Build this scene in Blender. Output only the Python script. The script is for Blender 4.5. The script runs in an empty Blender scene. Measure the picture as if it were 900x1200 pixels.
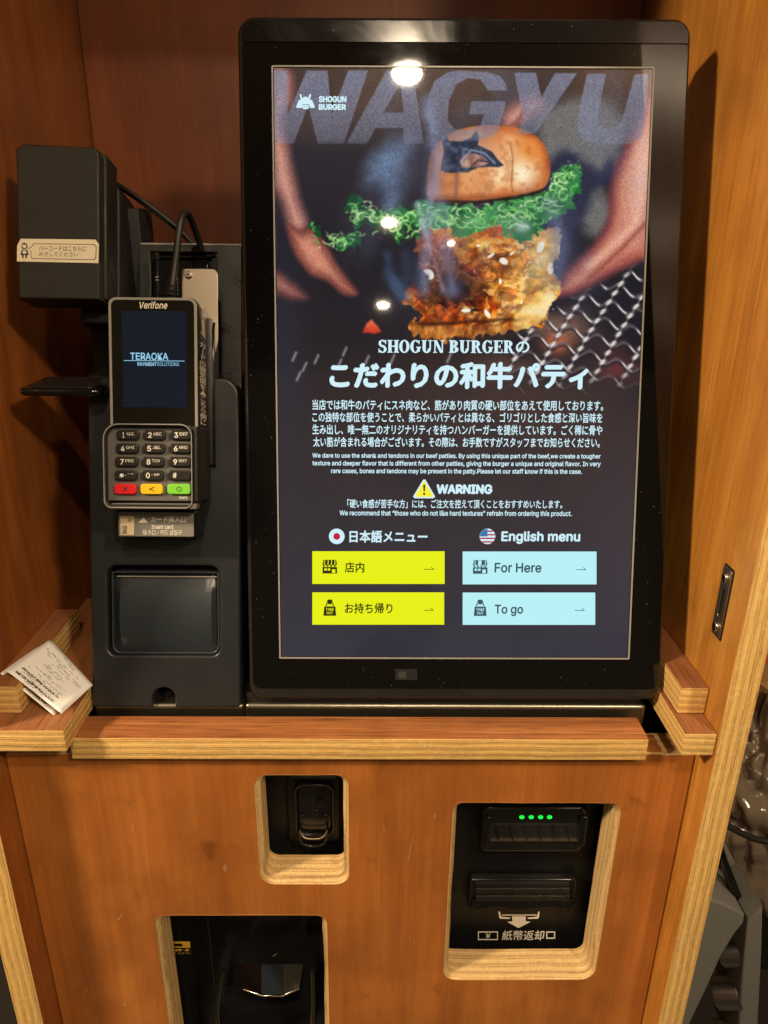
import bpy, bmesh, math, random
import numpy as np
from mathutils import Vector, Matrix

S = bpy.context.scene
COL = S.collection

# ------------------------------------------------------------------ camera
FPX = 850.0                                   # focal length in pixels of a 900 x 1200 picture
def _n(v): return v / np.linalg.norm(v)
CAM = np.array([0.0, 0.0, 1.40])
_d = _n(np.array([424 - 450, 2830 - 600, FPX]))
_g = np.array([441 - 450, 276 - 600, FPX]); _g = _n(_g - _d * (_g @ _d))
MW = np.array([np.cross(_g, -_d), _g, -_d])
if MW[0][0] < 0: MW[0] = -MW[0]
cam_d = bpy.data.cameras.new('camera'); cam = bpy.data.objects.new('camera', cam_d); COL.objects.link(cam)
cam_d.sensor_fit = 'VERTICAL'; cam_d.sensor_height = 36; cam_d.lens = FPX / 1200 * 36
cam_d.clip_start = 0.02; cam_d.clip_end = 60
m = Matrix.Identity(4)
for i in range(3):
    m[i][0] = MW[i][0]; m[i][1] = -MW[i][1]; m[i][2] = -MW[i][2]; m[i][3] = CAM[i]
cam.matrix_world = m
S.camera = cam

# ------------------------------------------------------------------ world, lamps, exposure
S.view_settings.view_transform = 'Standard'; S.view_settings.look = 'None'
S.view_settings.exposure = 0.0; S.view_settings.gamma = 1.0
w = bpy.data.worlds.new('World'); S.world = w; w.use_nodes = True
w.node_tree.nodes['Background'].inputs[0].default_value = (0.60, 0.42, 0.25, 1)
w.node_tree.nodes['Background'].inputs[1].default_value = 0.15
S.cycles.max_bounces = 8; S.cycles.use_denoising = True; S.cycles.caustics_reflective = False
WARM = (1.0, 0.79, 0.55)
# position, radius, watts : downlights of the room (their discs mirror in the glass)
LAMPS = [((0.046, -0.43, 2.40), 0.034, 10.0),
         ((0.004, -1.11, 2.40), 0.022, 5.0),
         ((-0.021, -1.77, 2.40), 0.022, 5.0),
         ((0.227, -1.28, 2.42), 0.010, 0.8),
         ((-1.75, -0.35, 2.40), 0.130, 76.0),
         ((0.95, -0.75, 2.40), 0.100, 24.0)]

# ------------------------------------------------------------------ measuring helpers
def ray(px, py): return MW @ np.array([(px - 450) / FPX, (py - 600) / FPX, 1.0])
def hit(px, py, P, N):
    r = ray(px, py); P = np.asarray(P, float); N = np.asarray(N, float)
    return CAM + r * (((P - CAM) @ N) / (r @ N))
def hx(px, py, x): return hit(px, py, (x, 0, 0), (1, 0, 0))
def hy(px, py, y): return hit(px, py, (0, y, 0), (0, 1, 0))
def hz(px, py, z): return hit(px, py, (0, 0, z), (0, 0, 1))

class Frame:
    """a local plane: origin, right, up, outward normal; objects parented to its empty are built in (u, v, w)"""
    def __init__(s, O, R1, R2):
        s.O = np.asarray(O, float); s.R1 = _n(np.asarray(R1, float))
        R2 = np.asarray(R2, float); s.R2 = _n(R2 - s.R1 * (R2 @ s.R1)); s.N = np.cross(s.R1, s.R2)
    def uv(s, px, py, w=0.0):
        p = hit(px, py, s.O + s.N * w, s.N) - s.O
        return float(p @ s.R1), float(p @ s.R2)
    def world(s, u, v, w=0.0): return s.O + s.R1 * u + s.R2 * v + s.N * w
    def box(s, x0, y0, x1, y1, w=0.0):
        a = s.uv(x0, y0, w); b = s.uv(x1, y0, w); c = s.uv(x1, y1, w); d = s.uv(x0, y1, w)
        return (a[0] + d[0]) / 2, (c[1] + d[1]) / 2, (b[0] + c[0]) / 2, (a[1] + b[1]) / 2
    def pts(s, L, w=0.0): return [s.uv(x, y, w) for x, y in L]
    def matrix(s):
        m = Matrix.Identity(4)
        for i in range(3): m[i][0] = s.R1[i]; m[i][1] = s.R2[i]; m[i][2] = s.N[i]; m[i][3] = s.O[i]
        return m

# ------------------------------------------------------------------ object helpers
def tag(o, label=None, cat=None, group=None, kind=None):
    if label: o['label'] = label
    if cat: o['category'] = cat
    if group: o['group'] = group
    if kind: o['kind'] = kind
    return o
def empty(name, M=None, loc=None, **k):
    o = bpy.data.objects.new(name, None); COL.objects.link(o); o.empty_display_size = .05
    if M is not None: o.matrix_world = M
    if loc is not None: o.location = loc
    return tag(o, **k)
def link(name, me, mat=None, parent=None, smooth=True, **k):
    o = bpy.data.objects.new(name, me); COL.objects.link(o)
    if mat is not None and not me.materials:
        for x in (mat if isinstance(mat, (list, tuple)) else [mat]): me.materials.append(x)
    if parent is not None: o.parent = parent
    if smooth and len(me.polygons):
        me.polygons.foreach_set('use_smooth', [True] * len(me.polygons)); me.set_sharp_from_angle(angle=math.radians(38))
    return tag(o, **k)
def frombm(name, bm, mat, parent=None, **k):
    me = bpy.data.meshes.new(name); bm.to_mesh(me); bm.free(); return link(name, me, mat, parent, **k)
def recentre(o):
    """top-level mesh built in world space: move its origin to its own base"""
    me = o.data; c = np.empty(len(me.vertices) * 3); me.vertices.foreach_get('co', c); c = c.reshape(-1, 3)
    b = np.array([(c[:, 0].min() + c[:, 0].max()) / 2, (c[:, 1].min() + c[:, 1].max()) / 2, c[:, 2].min()])
    me.vertices.foreach_set('co', (c - b).ravel()); o.location = b; me.update(); return o

def boxbm(x0, x1, y0, y1, z0, z1, bev=0.0, seg=2, bm=None):
    own = bm is None
    b = bmesh.new()
    bmesh.ops.create_cube(b, size=1)
    for v in b.verts:
        v.co = ((x0 + x1) / 2 + v.co.x * (x1 - x0), (y0 + y1) / 2 + v.co.y * (y1 - y0), (z0 + z1) / 2 + v.co.z * (z1 - z0))
    if bev > 0: bmesh.ops.bevel(b, geom=list(b.edges), offset=bev, segments=seg, affect='EDGES', profile=.6)
    if own: return b
    t = bpy.data.meshes.new('t'); b.to_mesh(t); b.free(); bm.from_mesh(t); bpy.data.meshes.remove(t); return bm
def box(name, x0, x1, y0, y1, z0, z1, mat, parent=None, bev=0.0008, seg=2, axmat=None, **k):
    """axmat: {'x': slot, 'y': slot, 'z': slot} material slot by the axis a face looks along"""
    bm = boxbm(x0, x1, y0, y1, z0, z1, bev, seg)
    if axmat:
        for f in bm.faces:
            n = f.normal; a = 'xyz'[max(range(3), key=lambda i: abs(n[i]))]; f.material_index = axmat.get(a, 0)
    return frombm(name, bm, mat, parent, **k)

def rr(x0, y0, x1, y1, r, n=7, rad=None):
    """rounded rectangle outline, anticlockwise from lower left; rad = (bl, br, tr, tl)"""
    R = rad or (r, r, r, r); out = []
    for (cx, cy, a, q) in ((x0 + R[0], y0 + R[0], 180, R[0]), (x1 - R[1], y0 + R[1], 270, R[1]), (x1 - R[2], y1 - R[2], 0, R[2]), (x0 + R[3], y1 - R[3], 90, R[3])):
        if q <= 0: out.append((cx, cy)); continue
        for i in range(n + 1):
            t = math.radians(a + 90 * i / n); out.append((cx + q * math.cos(t), cy + q * math.sin(t)))
    return out
def circ(cx, cy, r, n=28, ry=None): return [(cx + r * math.cos(2 * math.pi * i / n), cy + (ry or r) * math.sin(2 * math.pi * i / n)) for i in range(n)]

import os
SANS = None
try:
    _fp = os.path.join(bpy.utils.resource_path('LOCAL'), 'datafiles', 'fonts', 'Inter.woff2')     # a font Blender ships with
    if os.path.exists(_fp): SANS = bpy.data.fonts.load(_fp)
except Exception: SANS = None
def eval_curve(c, name):
    o = bpy.data.objects.new('tmp_curve', c); COL.objects.link(o)
    dg = bpy.context.evaluated_depsgraph_get(); dg.update()
    me = bpy.data.meshes.new_from_object(o.evaluated_get(dg)); me.name = name
    bpy.data.objects.remove(o); bpy.data.curves.remove(c); me.materials.clear(); return me
def plate(name, outs, z0, z1, mat, parent=None, bev=0.0, seg=2, side_slot=None, **k):
    """flat plate with the given outlines (first outside, others holes), thick from z0 to z1 in local z"""
    c = bpy.data.curves.new(name, 'CURVE'); c.dimensions = '2D'; c.fill_mode = 'BOTH'
    c.extrude = max((z1 - z0) / 2 - bev, 0); c.bevel_depth = bev; c.bevel_resolution = seg; c.offset = -bev
    for o in outs:
        s = c.splines.new('POLY'); s.points.add(len(o) - 1); s.use_cyclic_u = True
        for i, p in enumerate(o): s.points[i].co = (p[0], p[1], 0, 1)
    me = eval_curve(c, name); me.transform(Matrix.Translation((0, 0, (z0 + z1) / 2)))
    if side_slot is not None:
        for p in me.polygons: p.material_index = side_slot if abs(p.normal.z) < .8 else 0
        mats = mat
    return link(name, me, mat, parent, **k)
def sheet(name, pts, z, mat, parent=None, **k):
    bm = bmesh.new(); bm.faces.new([bm.verts.new((p[0], p[1], z)) for p in pts])
    return frombm(name, bm, mat, parent, smooth=False, **k)
def tube(name, pts, r, mat, parent=None, res=10, kind='NURBS', **k):
    c = bpy.data.curves.new(name, 'CURVE'); c.dimensions = '3D'; c.bevel_depth = r; c.bevel_resolution = 4; c.resolution_u = res; c.use_fill_caps = True
    s = c.splines.new(kind); s.points.add(len(pts) - 1)
    for i, p in enumerate(pts): s.points[i].co = (*p, 1)
    if kind == 'NURBS': s.order_u = 4; s.use_endpoint_u = True
    return link(name, eval_curve(c, name), mat, parent, **k)
def text(name, body, bx, z, mat, parent, bold=0.0, shear=0.0, thick=0.0, align='LEFT', line=1.0, space=1.0, keep=False, **k):
    """lettering as geometry, fitted to the box bx = (u0, v0, u1, v1) on its plane"""
    c = bpy.data.curves.new(name, 'FONT'); c.body = body; c.shear = shear; c.align_x = align
    if SANS and all(ord(q_) < 256 or q_ in '“”' for q_ in body): c.font = SANS
    c.resolution_u = 3; c.space_line = line; c.space_character = space; c.extrude = 0.0
    me = eval_curve(c, name); nv = len(me.vertices); a = np.empty(nv * 3); me.vertices.foreach_get('co', a); a = a.reshape(-1, 3)
    lo, hi = a.min(0), a.max(0); sx = (bx[2] - bx[0]) / (hi[0] - lo[0]); sy = (bx[3] - bx[1]) / (hi[1] - lo[1])
    bo = bold * .55; lo = lo - bo; hi = hi + bo; sx = (bx[2] - bx[0]) / (hi[0] - lo[0]); sy = (bx[3] - bx[1]) / (hi[1] - lo[1])
    # heavier strokes: the same flat outline laid down again a little to each side
    shifts = [(0, 0)] if bold < .01 else [(bo, 0), (-bo, 0), (0, bo), (0, -bo)]
    if bold >= .02: shifts += [(.7 * bo, .7 * bo), (-.7 * bo, -.7 * bo)]
    tri = [tuple(p.vertices) for p in me.polygons]; V = []; F = []
    for k_, (dx, dy) in enumerate(shifts):
        b = a.copy(); b[:, 0] = bx[0] + (a[:, 0] + dx - lo[0]) * sx; b[:, 1] = bx[1] + (a[:, 1] + dy - lo[1]) * sy; b[:, 2] = z + k_ * 4e-6
        V += b.tolist(); F += [tuple(i + k_ * nv for i in p) for p in tri]
    bpy.data.meshes.remove(me); me = bpy.data.meshes.new(name); me.from_pydata(V, [], F); me.update()
    return link(name, me, mat, parent, smooth=False, **k)
def join(name, objs, parent=None, **k):
    bm = bmesh.new(); mats = []
    for o in objs:
        off = []
        for mt in o.data.materials:
            if mt not in mats: mats.append(mt)
            off.append(mats.index(mt))
        for p in o.data.polygons: p.material_index = off[p.material_index] if off else 0
        bm.from_mesh(o.data)
    for o in objs: bpy.data.objects.remove(o)
    me = bpy.data.meshes.new(name); bm.to_mesh(me); bm.free()
    for mt in mats: me.materials.append(mt)
    return link(name, me, None, parent, **k)

# ------------------------------------------------------------------ materials
class NT:
    def __init__(s, name):
        s.m = bpy.data.materials.new(name); s.m.use_nodes = True; s.t = s.m.node_tree; s.b = s.t.nodes['Principled BSDF']
    def n(s, typ, **kw):
        o = s.t.nodes.new(typ)
        for a, v in kw.items():
            if a in o.inputs: pass
            setattr(o, a, v)
        return o
    def l(s, a, b): s.t.links.new(a, b)
    def set(s, **kw):
        for a, v in kw.items():
            i = s.b.inputs[a.replace('_', ' ')]
            i.default_value = (*v, 1) if isinstance(v, tuple) and len(v) == 3 else v
        return s
def noise(s, vec, scale, detail=4, rough=.55, dist=0.0):
    o = s.n('ShaderNodeTexNoise'); o.inputs['Scale'].default_value = scale; o.inputs['Detail'].default_value = detail
    o.inputs['Roughness'].default_value = rough; o.inputs['Distortion'].default_value = dist
    if vec is not None: s.l(vec, o.inputs['Vector'])
    return o.outputs['Fac']
def mapping(s, scale, loc=(0, 0, 0), rot=(0, 0, 0)):
    tc = s.n('ShaderNodeTexCoord'); mp = s.n('ShaderNodeMapping'); mp.inputs['Scale'].default_value = scale
    mp.inputs['Location'].default_value = loc; mp.inputs['Rotation'].default_value = rot
    s.l(tc.outputs['Object'], mp.inputs['Vector']); return mp.outputs['Vector']
def ramp(s, fac, stops):
    o = s.n('ShaderNodeValToRGB'); e = o.color_ramp.elements
    while len(e) < len(stops): e.new(.5)
    for i, (p, c) in enumerate(stops): e[i].position = p; e[i].color = (*c, 1) if len(c) == 3 else c
    s.l(fac, o.inputs['Fac']); return o.outputs['Color']
def mix(s, fac, a, b, mode='MIX'):
    o = s.n('ShaderNodeMix'); o.data_type = 'RGBA'; o.blend_type = mode
    for sock, v in ((o.inputs['Factor'], fac), (o.inputs['A'], a), (o.inputs['B'], b)):
        pass
    F = [i for i in o.inputs if i.name == 'Factor' and i.type == 'VALUE'][0]
    A = [i for i in o.inputs if i.name == 'A' and i.type == 'RGBA'][0]; B = [i for i in o.inputs if i.name == 'B' and i.type == 'RGBA'][0]
    for sock, v in ((F, fac), (A, a), (B, b)):
        if isinstance(v, bpy.types.NodeSocket): s.l(v, sock)
        elif isinstance(v, tuple): sock.default_value = (*v, 1)
        else: sock.default_value = v
    return [x for x in o.outputs if x.type == 'RGBA'][0]
def mathn(s, op, a, b=0.0, clamp=False):
    o = s.n('ShaderNodeMath'); o.operation = op; o.use_clamp = clamp
    for i, v in enumerate((a, b)):
        if isinstance(v, bpy.types.NodeSocket): s.l(v, o.inputs[i])
        else: o.inputs[i].default_value = v
    return o.outputs[0]
def bump(s, h, strength=.2, dist=.001):
    o = s.n('ShaderNodeBump'); o.inputs['Strength'].default_value = strength; o.inputs['Distance'].default_value = dist
    s.l(h, o.inputs['Height']); s.l(o.outputs['Normal'], s.b.inputs['Normal'])

def veneer(name, c_dark, c_mid, c_light, grain='z', rough=.42, coat=.15, pores=.5, wear=0.0, streak=.16):
    s = NT(name); sc = {'x': (3, 45, 45), 'y': (45, 3, 45), 'z': (45, 45, 3)}[grain]
    fine = {'x': (22, 520, 520), 'y': (520, 22, 520), 'z': (520, 520, 22)}[grain]
    v1 = mapping(s, sc); v2 = mapping(s, fine); v3 = mapping(s, (5, 5, 5))
    v4 = mapping(s, {'x': (1.2, 12, 12), 'y': (12, 1.2, 12), 'z': (12, 12, 1.2)}[grain])
    a = noise(s, v1, 1.0, 6, .6, .6); b = noise(s, v4, 1.0, 3, .5, 1.2); p = noise(s, v2, 1.0, 2, .5); q = noise(s, v3, 1.0, 3)
    f = mathn(s, 'ADD', mathn(s, 'MULTIPLY', a, .5), mathn(s, 'MULTIPLY', b, .5))
    c = ramp(s, f, [(.33, c_dark), (.5, c_mid), (.68, c_light)])
    c = mix(s, ramp(s, q, [(.3, (.25,) * 3), (.75, (0, 0, 0))]), c, c_dark)
    c = mix(s, ramp(s, p, [(.30, (pores,) * 3), (.46, (0, 0, 0))]), c, tuple(x * .35 for x in c_dark))
    line = noise(s, mapping(s, {'x': (6, 260, 260), 'y': (260, 6, 260), 'z': (260, 260, 6)}[grain]), 1.0, 3, .65)
    c = mix(s, ramp(s, line, [(.40, (streak,) * 3), (.52, (0, 0, 0))]), c, tuple(x * .62 for x in c_dark))
    c = mix(s, ramp(s, line, [(.56, (0, 0, 0)), (.70, (streak * .8,) * 3)]), c, tuple(min(x * 1.35, 1) for x in c_light))
    mot = noise(s, mapping(s, (11, 11, 9), (2, 7, 4)), 1.0, 5, .6); c = mix(s, ramp(s, mot, [(.44, (0, 0, 0)), (.68, (.5,) * 3)]), c, tuple(x * .62 for x in c_dark))
    if wear:
        sp = noise(s, mapping(s, (160, 160, 40)), 1.0, 2); c = mix(s, ramp(s, sp, [(.72, (0, 0, 0)), (.78, (wear,) * 3)]), c, (.62, .42, .22))
        st = noise(s, mapping(s, (28, 28, 22)), 1.0, 4); c = mix(s, ramp(s, st, [(.66, (0, 0, 0)), (.76, (wear * .8,) * 3)]), c, tuple(x * .3 for x in c_dark))
    s.l(c, s.b.inputs['Base Color'])
    r = s.n('ShaderNodeMapRange'); s.l(q, r.inputs[0]); r.inputs[3].default_value = rough - .08; r.inputs[4].default_value = rough + .1
    s.l(r.outputs[0], s.b.inputs['Roughness']); s.b.inputs['Coat Weight'].default_value = coat; s.b.inputs['Coat Roughness'].default_value = .3
    bump(s, p, .25, .0004); return s.m

def plyedge(name, axis, thick, plies=7, light=(.80, .50, .150), dark=(.44, .225, .062)):
    """sawn plywood edge: layers stacked along the axis, each with its own grain"""
    s = NT(name); tc = s.n('ShaderNodeTexCoord'); sp = s.n('ShaderNodeSeparateXYZ'); s.l(tc.outputs['Object'], sp.inputs[0])
    wob = noise(s, mapping(s, (9, 9, 9)), 1.0, 3); co = sp.outputs['xyz'.index(axis)]
    co = mathn(s, 'ADD', co, mathn(s, 'MULTIPLY', mathn(s, 'SUBTRACT', wob, .5), thick * .22))
    ph = mathn(s, 'MULTIPLY', co, plies / thick / 2); fr = mathn(s, 'FRACT', ph)
    tri = mathn(s, 'ABSOLUTE', mathn(s, 'SUBTRACT', mathn(s, 'MULTIPLY', fr, 2.0), 1.0))
    g1 = {'x': (900, 300, 60), 'y': (500, 500, 500), 'z': (60, 300, 900)}[axis]
    lo = {'x': (900, 9, 9), 'y': (9, 900, 9), 'z': (9, 9, 900)}[axis]
    n1 = noise(s, mapping(s, lo), 1.0, 4, .6); n2 = noise(s, mapping(s, g1), 1.0, 2)
    k = mathn(s, 'ADD', tri, mathn(s, 'MULTIPLY', mathn(s, 'SUBTRACT', n1, .5), .9))
    c = ramp(s, k, [(.42, light), (.56, tuple(.6 * a + .4 * b for a, b in zip(light, dark))), (.66, dark), (.84, tuple(.75 * a + .25 * b for a, b in zip(light, dark)))])
    c = mix(s, ramp(s, n2, [(.35, (.22,) * 3), (.5, (0, 0, 0))]), c, tuple(x * .55 for x in dark))
    big = noise(s, mapping(s, (18, 18, 18)), 1.0, 3); c = mix(s, ramp(s, big, [(.55, (0, 0, 0)), (.8, (.45,) * 3)]), c, (.50, .29, .10))
    vd = {'x': (420, 40, 40), 'y': (40, 420, 40), 'z': (40, 40, 420)}[axis]
    void = noise(s, mapping(s, vd, (3.1, 1.7, 5.3)), 1.0, 3); c = mix(s, ramp(s, void, [(.68, (0, 0, 0)), (.74, (.75,) * 3)]), c, (.10, .05, .018))
    sawm = noise(s, mapping(s, (240, 240, 240)), 1.0, 2, .7); c = mix(s, ramp(s, sawm, [(.52, (0, 0, 0)), (.72, (.30,) * 3)]), c, (.92, .72, .38))
    s.l(c, s.b.inputs['Base Color']); s.set(Roughness=.62); bump(s, mathn(s, 'ADD', k, sawm), .55, .0006); return s.m

def plastic(name, col, rough=.4, spec=.5, grain=0.0, smear=0.0, dust=0.0, coat=0.0):
    s = NT(name).set(Base_Color=col, Roughness=rough); s.b.inputs['Specular IOR Level'].default_value = spec; s.b.inputs['Coat Weight'].default_value = coat
    if grain: bump(s, noise(s, mapping(s, (1800,) * 3), 1.0, 2), grain, .0002)
    if smear:
        n_ = noise(s, mapping(s, (9, 16, 9)), 1.0, 5, .65, 1.5); r = s.n('ShaderNodeMapRange'); s.l(n_, r.inputs[0])
        r.inputs[1].default_value = .35; r.inputs[2].default_value = .7; r.inputs[3].default_value = max(rough - smear, .02); r.inputs[4].default_value = rough + smear
        s.l(r.outputs[0], s.b.inputs['Roughness'])
    if dust:
        d = noise(s, mapping(s, (420,) * 3), 1.0, 1); big = noise(s, mapping(s, (14,) * 3), 1.0, 3)
        f = mathn(s, 'MULTIPLY', ramp(s, d, [(.74, (0, 0, 0)), (.80, (1, 1, 1))]), mathn(s, 'MULTIPLY', big, dust))
        s.l(mix(s, f, col, (.45, .40, .34)), s.b.inputs['Base Color'])
    return s.m
def metal(name, col, rough=.35):
    s = NT(name).set(Base_Color=col, Roughness=rough, Metallic=1.0)
    bump(s, noise(s, mapping(s, (30, 900, 30)), 1.0, 2), .06, .0002); return s.m
def srgb(r, g, b):
    return tuple((x / 255 / 12.92) if x / 255 <= .04045 else ((x / 255 + .055) / 1.055) ** 2.4 for x in (r, g, b))
def lit(name, rgb, strength=1.0, rough=.025):
    """something shown on a screen behind polished glass: black to room light, gives off its own colour"""
    s = NT(name).set(Base_Color=(.004, .004, .005), Roughness=rough, Emission_Color=srgb(*rgb), Emission_Strength=strength); return s.m
def flat(name, rgb, rough=.5): return NT(name).set(Base_Color=srgb(*rgb), Roughness=rough).m

V_D, V_M, V_L = (.20, .060, .012), (.335, .112, .022), (.44, .165, .038)
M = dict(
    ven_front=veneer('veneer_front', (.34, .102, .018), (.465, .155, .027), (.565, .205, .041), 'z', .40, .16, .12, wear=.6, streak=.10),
    ven_right_lit=veneer('veneer_right_lit', (.36, .125, .017), (.54, .215, .032), (.70, .33, .060), 'z', .40, .15, .30),  # same plywood, lamp light on this wall put into a lighter colour
    ven_left_shaded=veneer('veneer_left_shaded', (.21, .056, .009), (.34, .100, .017), (.46, .155, .030), 'z', .45, .10, .28),  # same plywood, shade on this wall put into a darker colour
    ven_back_shaded=veneer('veneer_back_shaded', (.13, .033, .009), (.19, .050, .013), (.25, .068, .018), 'z', .50, .06, .2),  # same plywood, darkest: shade deep in the niche is in its colour
    ven_top=veneer('veneer_plank_top', (.28, .090, .026), (.46, .170, .050), (.62, .29, .105), 'x', .50, .08, .75, streak=.45),
    ven_rail=veneer('veneer_rail_top', (.24, .082, .028), (.38, .15, .052), (.50, .24, .095), 'y', .52, .05, .75),
    edge_z=plyedge('plywood_edge_z', 'z', .0215), edge_x=plyedge('plywood_edge_x', 'x', .0235), edge_y=plyedge('plywood_edge_y', 'y', .029, 7, (.76, .52, .22), (.42, .24, .085)),
    black=plastic('black_plastic', (.014, .013, .012), .38, .5, .25, .10, .25),
    black_satin=plastic('black_satin', (.015, .014, .012), .34, .5, .30, .12),
    black_gloss=plastic('black_gloss', (.006, .006, .006), .12, .5, 0, .07, .6),
    glass=plastic('black_glass', (.0035, .003, .003), .035, .5, 0, .022, .4),
    black_matte=plastic('black_matte', (.012, .011, .010), .6, .35, .3),
    unit=plastic('unit_plastic', (.019, .021, .022), .34, .5, .4, .08, .2),
    cover=plastic('printer_cover', (.026, .034, .040), .36, .6, .1, .06, .3),
    scanner=plastic('scanner_plastic', (.017, .015, .010), .55, .4, .4, .1, .2),
    grey_key=plastic('keypad_grey', (.12, .11, .095), .45, .5, .3),
    key=plastic('key_black', (.018, .016, .014), .35, .5),
    red=plastic('key_red', (.62, .012, .016), .35), yellow=plastic('key_yellow', (.78, .50, .015), .35), green=plastic('key_green', (.20, .60, .05), .35),
    trim=plastic('silver_trim', (.30, .28, .24), .35, .5), steel=metal('brushed_steel', (.50, .42, .32), .38), chrome=metal('chrome', (.75, .70, .62), .18),
    base=metal('base_metal', (.30, .28, .21), .36), darkm=plastic('dark_metal', (.012, .012, .012), .45),
    ink=flat('white_ink', (240, 232, 214)), inkdim=flat('dim_ink', (150, 140, 120)), dark_ink=flat('dark_ink', (35, 28, 22)),
    paper=flat('sticker_paper', (232, 220, 188)), cream=flat('cream', (222, 200, 165)),
    yellow_ink=flat('yellow_ink', (214, 170, 60)),
    g_bar=plastic('grey_plastic', (.20, .195, .17), .42, .5, .2), blue_tag=flat('blue_tag', (60, 95, 130)),
    cable=plastic('cable_rubber', (.016, .015, .012), .5), cash=plastic('cash_unit_black', (.006, .006, .006), .45, .4, .2),
    cash_gloss=plastic('cash_gloss', (.010, .010, .009), .16, .5, 0, .06),
    t_white=lit('display_white', (208, 240, 250)), t_yellow=lit('display_yellow', (232, 240, 20)), t_cyan=lit('display_cyan', (184, 240, 246)),
    t_dark=lit('display_dark', (18, 30, 36)), t_olive=lit('display_olive', (40, 44, 10)), t_red=lit('display_red', (190, 30, 50)), t_blue=lit('display_blue', (60, 120, 175)),
    t_teal=lit('display_teal_text', (60, 84, 96)), t_warn=lit('display_warning', (250, 238, 60)),
    led=NT('led_green').set(Base_Color=(0, .1, 0), Emission_Color=(.01, .9, .06), Emission_Strength=1.3).m,
    t_term=lit('terminal_text', (150, 205, 235)), t_termbg=lit('terminal_display', (16, 25, 36), 1.0, .14),
)
def boardm(top): return [M[top], M['edge_x'], M['edge_y'], M['edge_z']]
#@@STRUCT
# ================================================================== THE CABINET (setting the kiosk stands in)
ZW = Frame((0, 0.50, 0), (1, 0, 0), (0, 0, 1))                       # front face of the lower panel
def bake(o, fr, origin=(0, 0, 0)):
    o.data.transform(Matrix.Translation(-Vector(origin)) @ fr.matrix()); return o
XR, XL, YF, YB = 0.275, -0.310, 0.472, 0.885
CO = (-0.018, 0.47, 0.0)
cab = empty('wooden_cabinet', loc=CO, label='orange brown plywood cabinet niche housing the kiosk, with cutouts in its lower front', cat='cabinet')
def cbox(name, x0, x1, y0, y1, z0, z1, mats, **k):
    return box(name, x0 - CO[0], x1 - CO[0], y0 - CO[1], y1 - CO[1], z0, z1, mats, cab, **k)
sd = dict(axmat={'x': 0, 'y': 1, 'z': 1}, bev=.0012)
cbox('side_panel', XR, XR + .0235, YF, YB + .023, 0, 1.85, boardm('ven_right_lit'), label='golden brown right side panel with pale sawn plywood edge', **sd)
cbox('side_panel', XL - .0245, XL, YF, YB + .023, 0, 1.85, boardm('ven_left_shaded'), label='dark red brown left side panel in shade', **sd)
cbox('back_panel', XL + .001, XR - .001, YB, YB + .022, 0.0, 1.85, boardm('ven_back_shaded'), axmat={'x': 2, 'y': 0, 'z': 2})
cbox('unseen_shade_roof', XL + .001, XR - .001, YF, YB - .001, 1.83, 1.8515, boardm('ven_back_shaded'), axmat={'x': 3, 'y': 3, 'z': 0})  # unseen roof, added to keep lamp light off the back panel
COIN = rr(-.1020, .8442, -.0208, .9684, .013, rad=(.014, .013, .011, .012))
BILL = rr(.0700, .7197, .2185, .9385, .012, rad=(.013, .015, .012, .010))
TRAY = rr(-.2035, .5600, -.0420, .8052, .012, rad=(.012, .012, .011, .010))
fp = plate('front_panel', [[(XL + .0016, .02), (XR - .0016, .02), (XR - .0016, .9900), (XL + .0016, .9900)], COIN, BILL, TRAY], -.029, 0, [M['ven_front'], M['edge_y']], cab, bev=0, side_slot=1)
bake(fp, ZW, CO)
def rim(x0, y0, x1, y1, rad, seed, rb=.0050, depth=.0292):
    """routed, rounded-over plywood rim of a cutout, slightly uneven and chipped along its arris"""
    rs = np.random.RandomState(seed); prof = [(0, .00015)] + [(rb * (1 - math.cos(a)), -rb * math.sin(a) * .9) for a in np.radians((25, 48, 70, 90))] + [(rb, -.012), (rb + .0004, -.019), (rb, -depth)]
    bm = bmesh.new(); rings = []; base = None
    for k, (ins, w_) in enumerate(prof):
        pts = []
        R4 = [max(r_ - ins, .001) for r_ in rad]; L = rr(x0 + ins, y0 + ins, x1 - ins, y1 - ins, 0, 7, R4); dense = []
        for i, p in enumerate(L):
            q = L[(i + 1) % len(L)]; m_ = 1 if i % 8 != 7 else 22
            for j in range(m_): dense.append((p[0] + (q[0] - p[0]) * j / m_, p[1] + (q[1] - p[1]) * j / m_))
        if base is None: base = rs.randn(len(dense)); base = np.convolve(np.r_[base, base, base], np.ones(5) / 5, 'same')[len(dense):2 * len(dense)]; chip = (rs.rand(len(dense)) > .93) * rs.rand(len(dense))
        cx, cy = (x0 + x1) / 2, (y0 + y1) / 2
        for i, p in enumerate(dense):
            j_ = 1 + (base[i] * .0005 + (chip[i] * .0012 if k in (1, 2) else 0)) * (1 if 0 < k < 6 else .6) / .06
            pts.append(bm.verts.new((cx + (p[0] - cx) * j_, cy + (p[1] - cy) * j_, w_)))
        rings.append(pts)
    for a, b in zip(rings[:-1], rings[1:]):
        for i in range(len(a)): bm.faces.new((a[i], b[i], b[(i + 1) % len(a)], a[(i + 1) % len(a)]))
    return bake(frombm('cutout_rim', bm, M['edge_y'], cab, label=None), ZW, CO)
rim(-.1022, .8440, -.0206, .9686, (.014, .013, .011, .012), 1); rim(.0693, .7190, .2192, .9391, (.013, .015, .012, .010), 2); rim(-.2042, .5593, -.0413, .8058, (.012, .012, .011, .010), 3)
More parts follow.
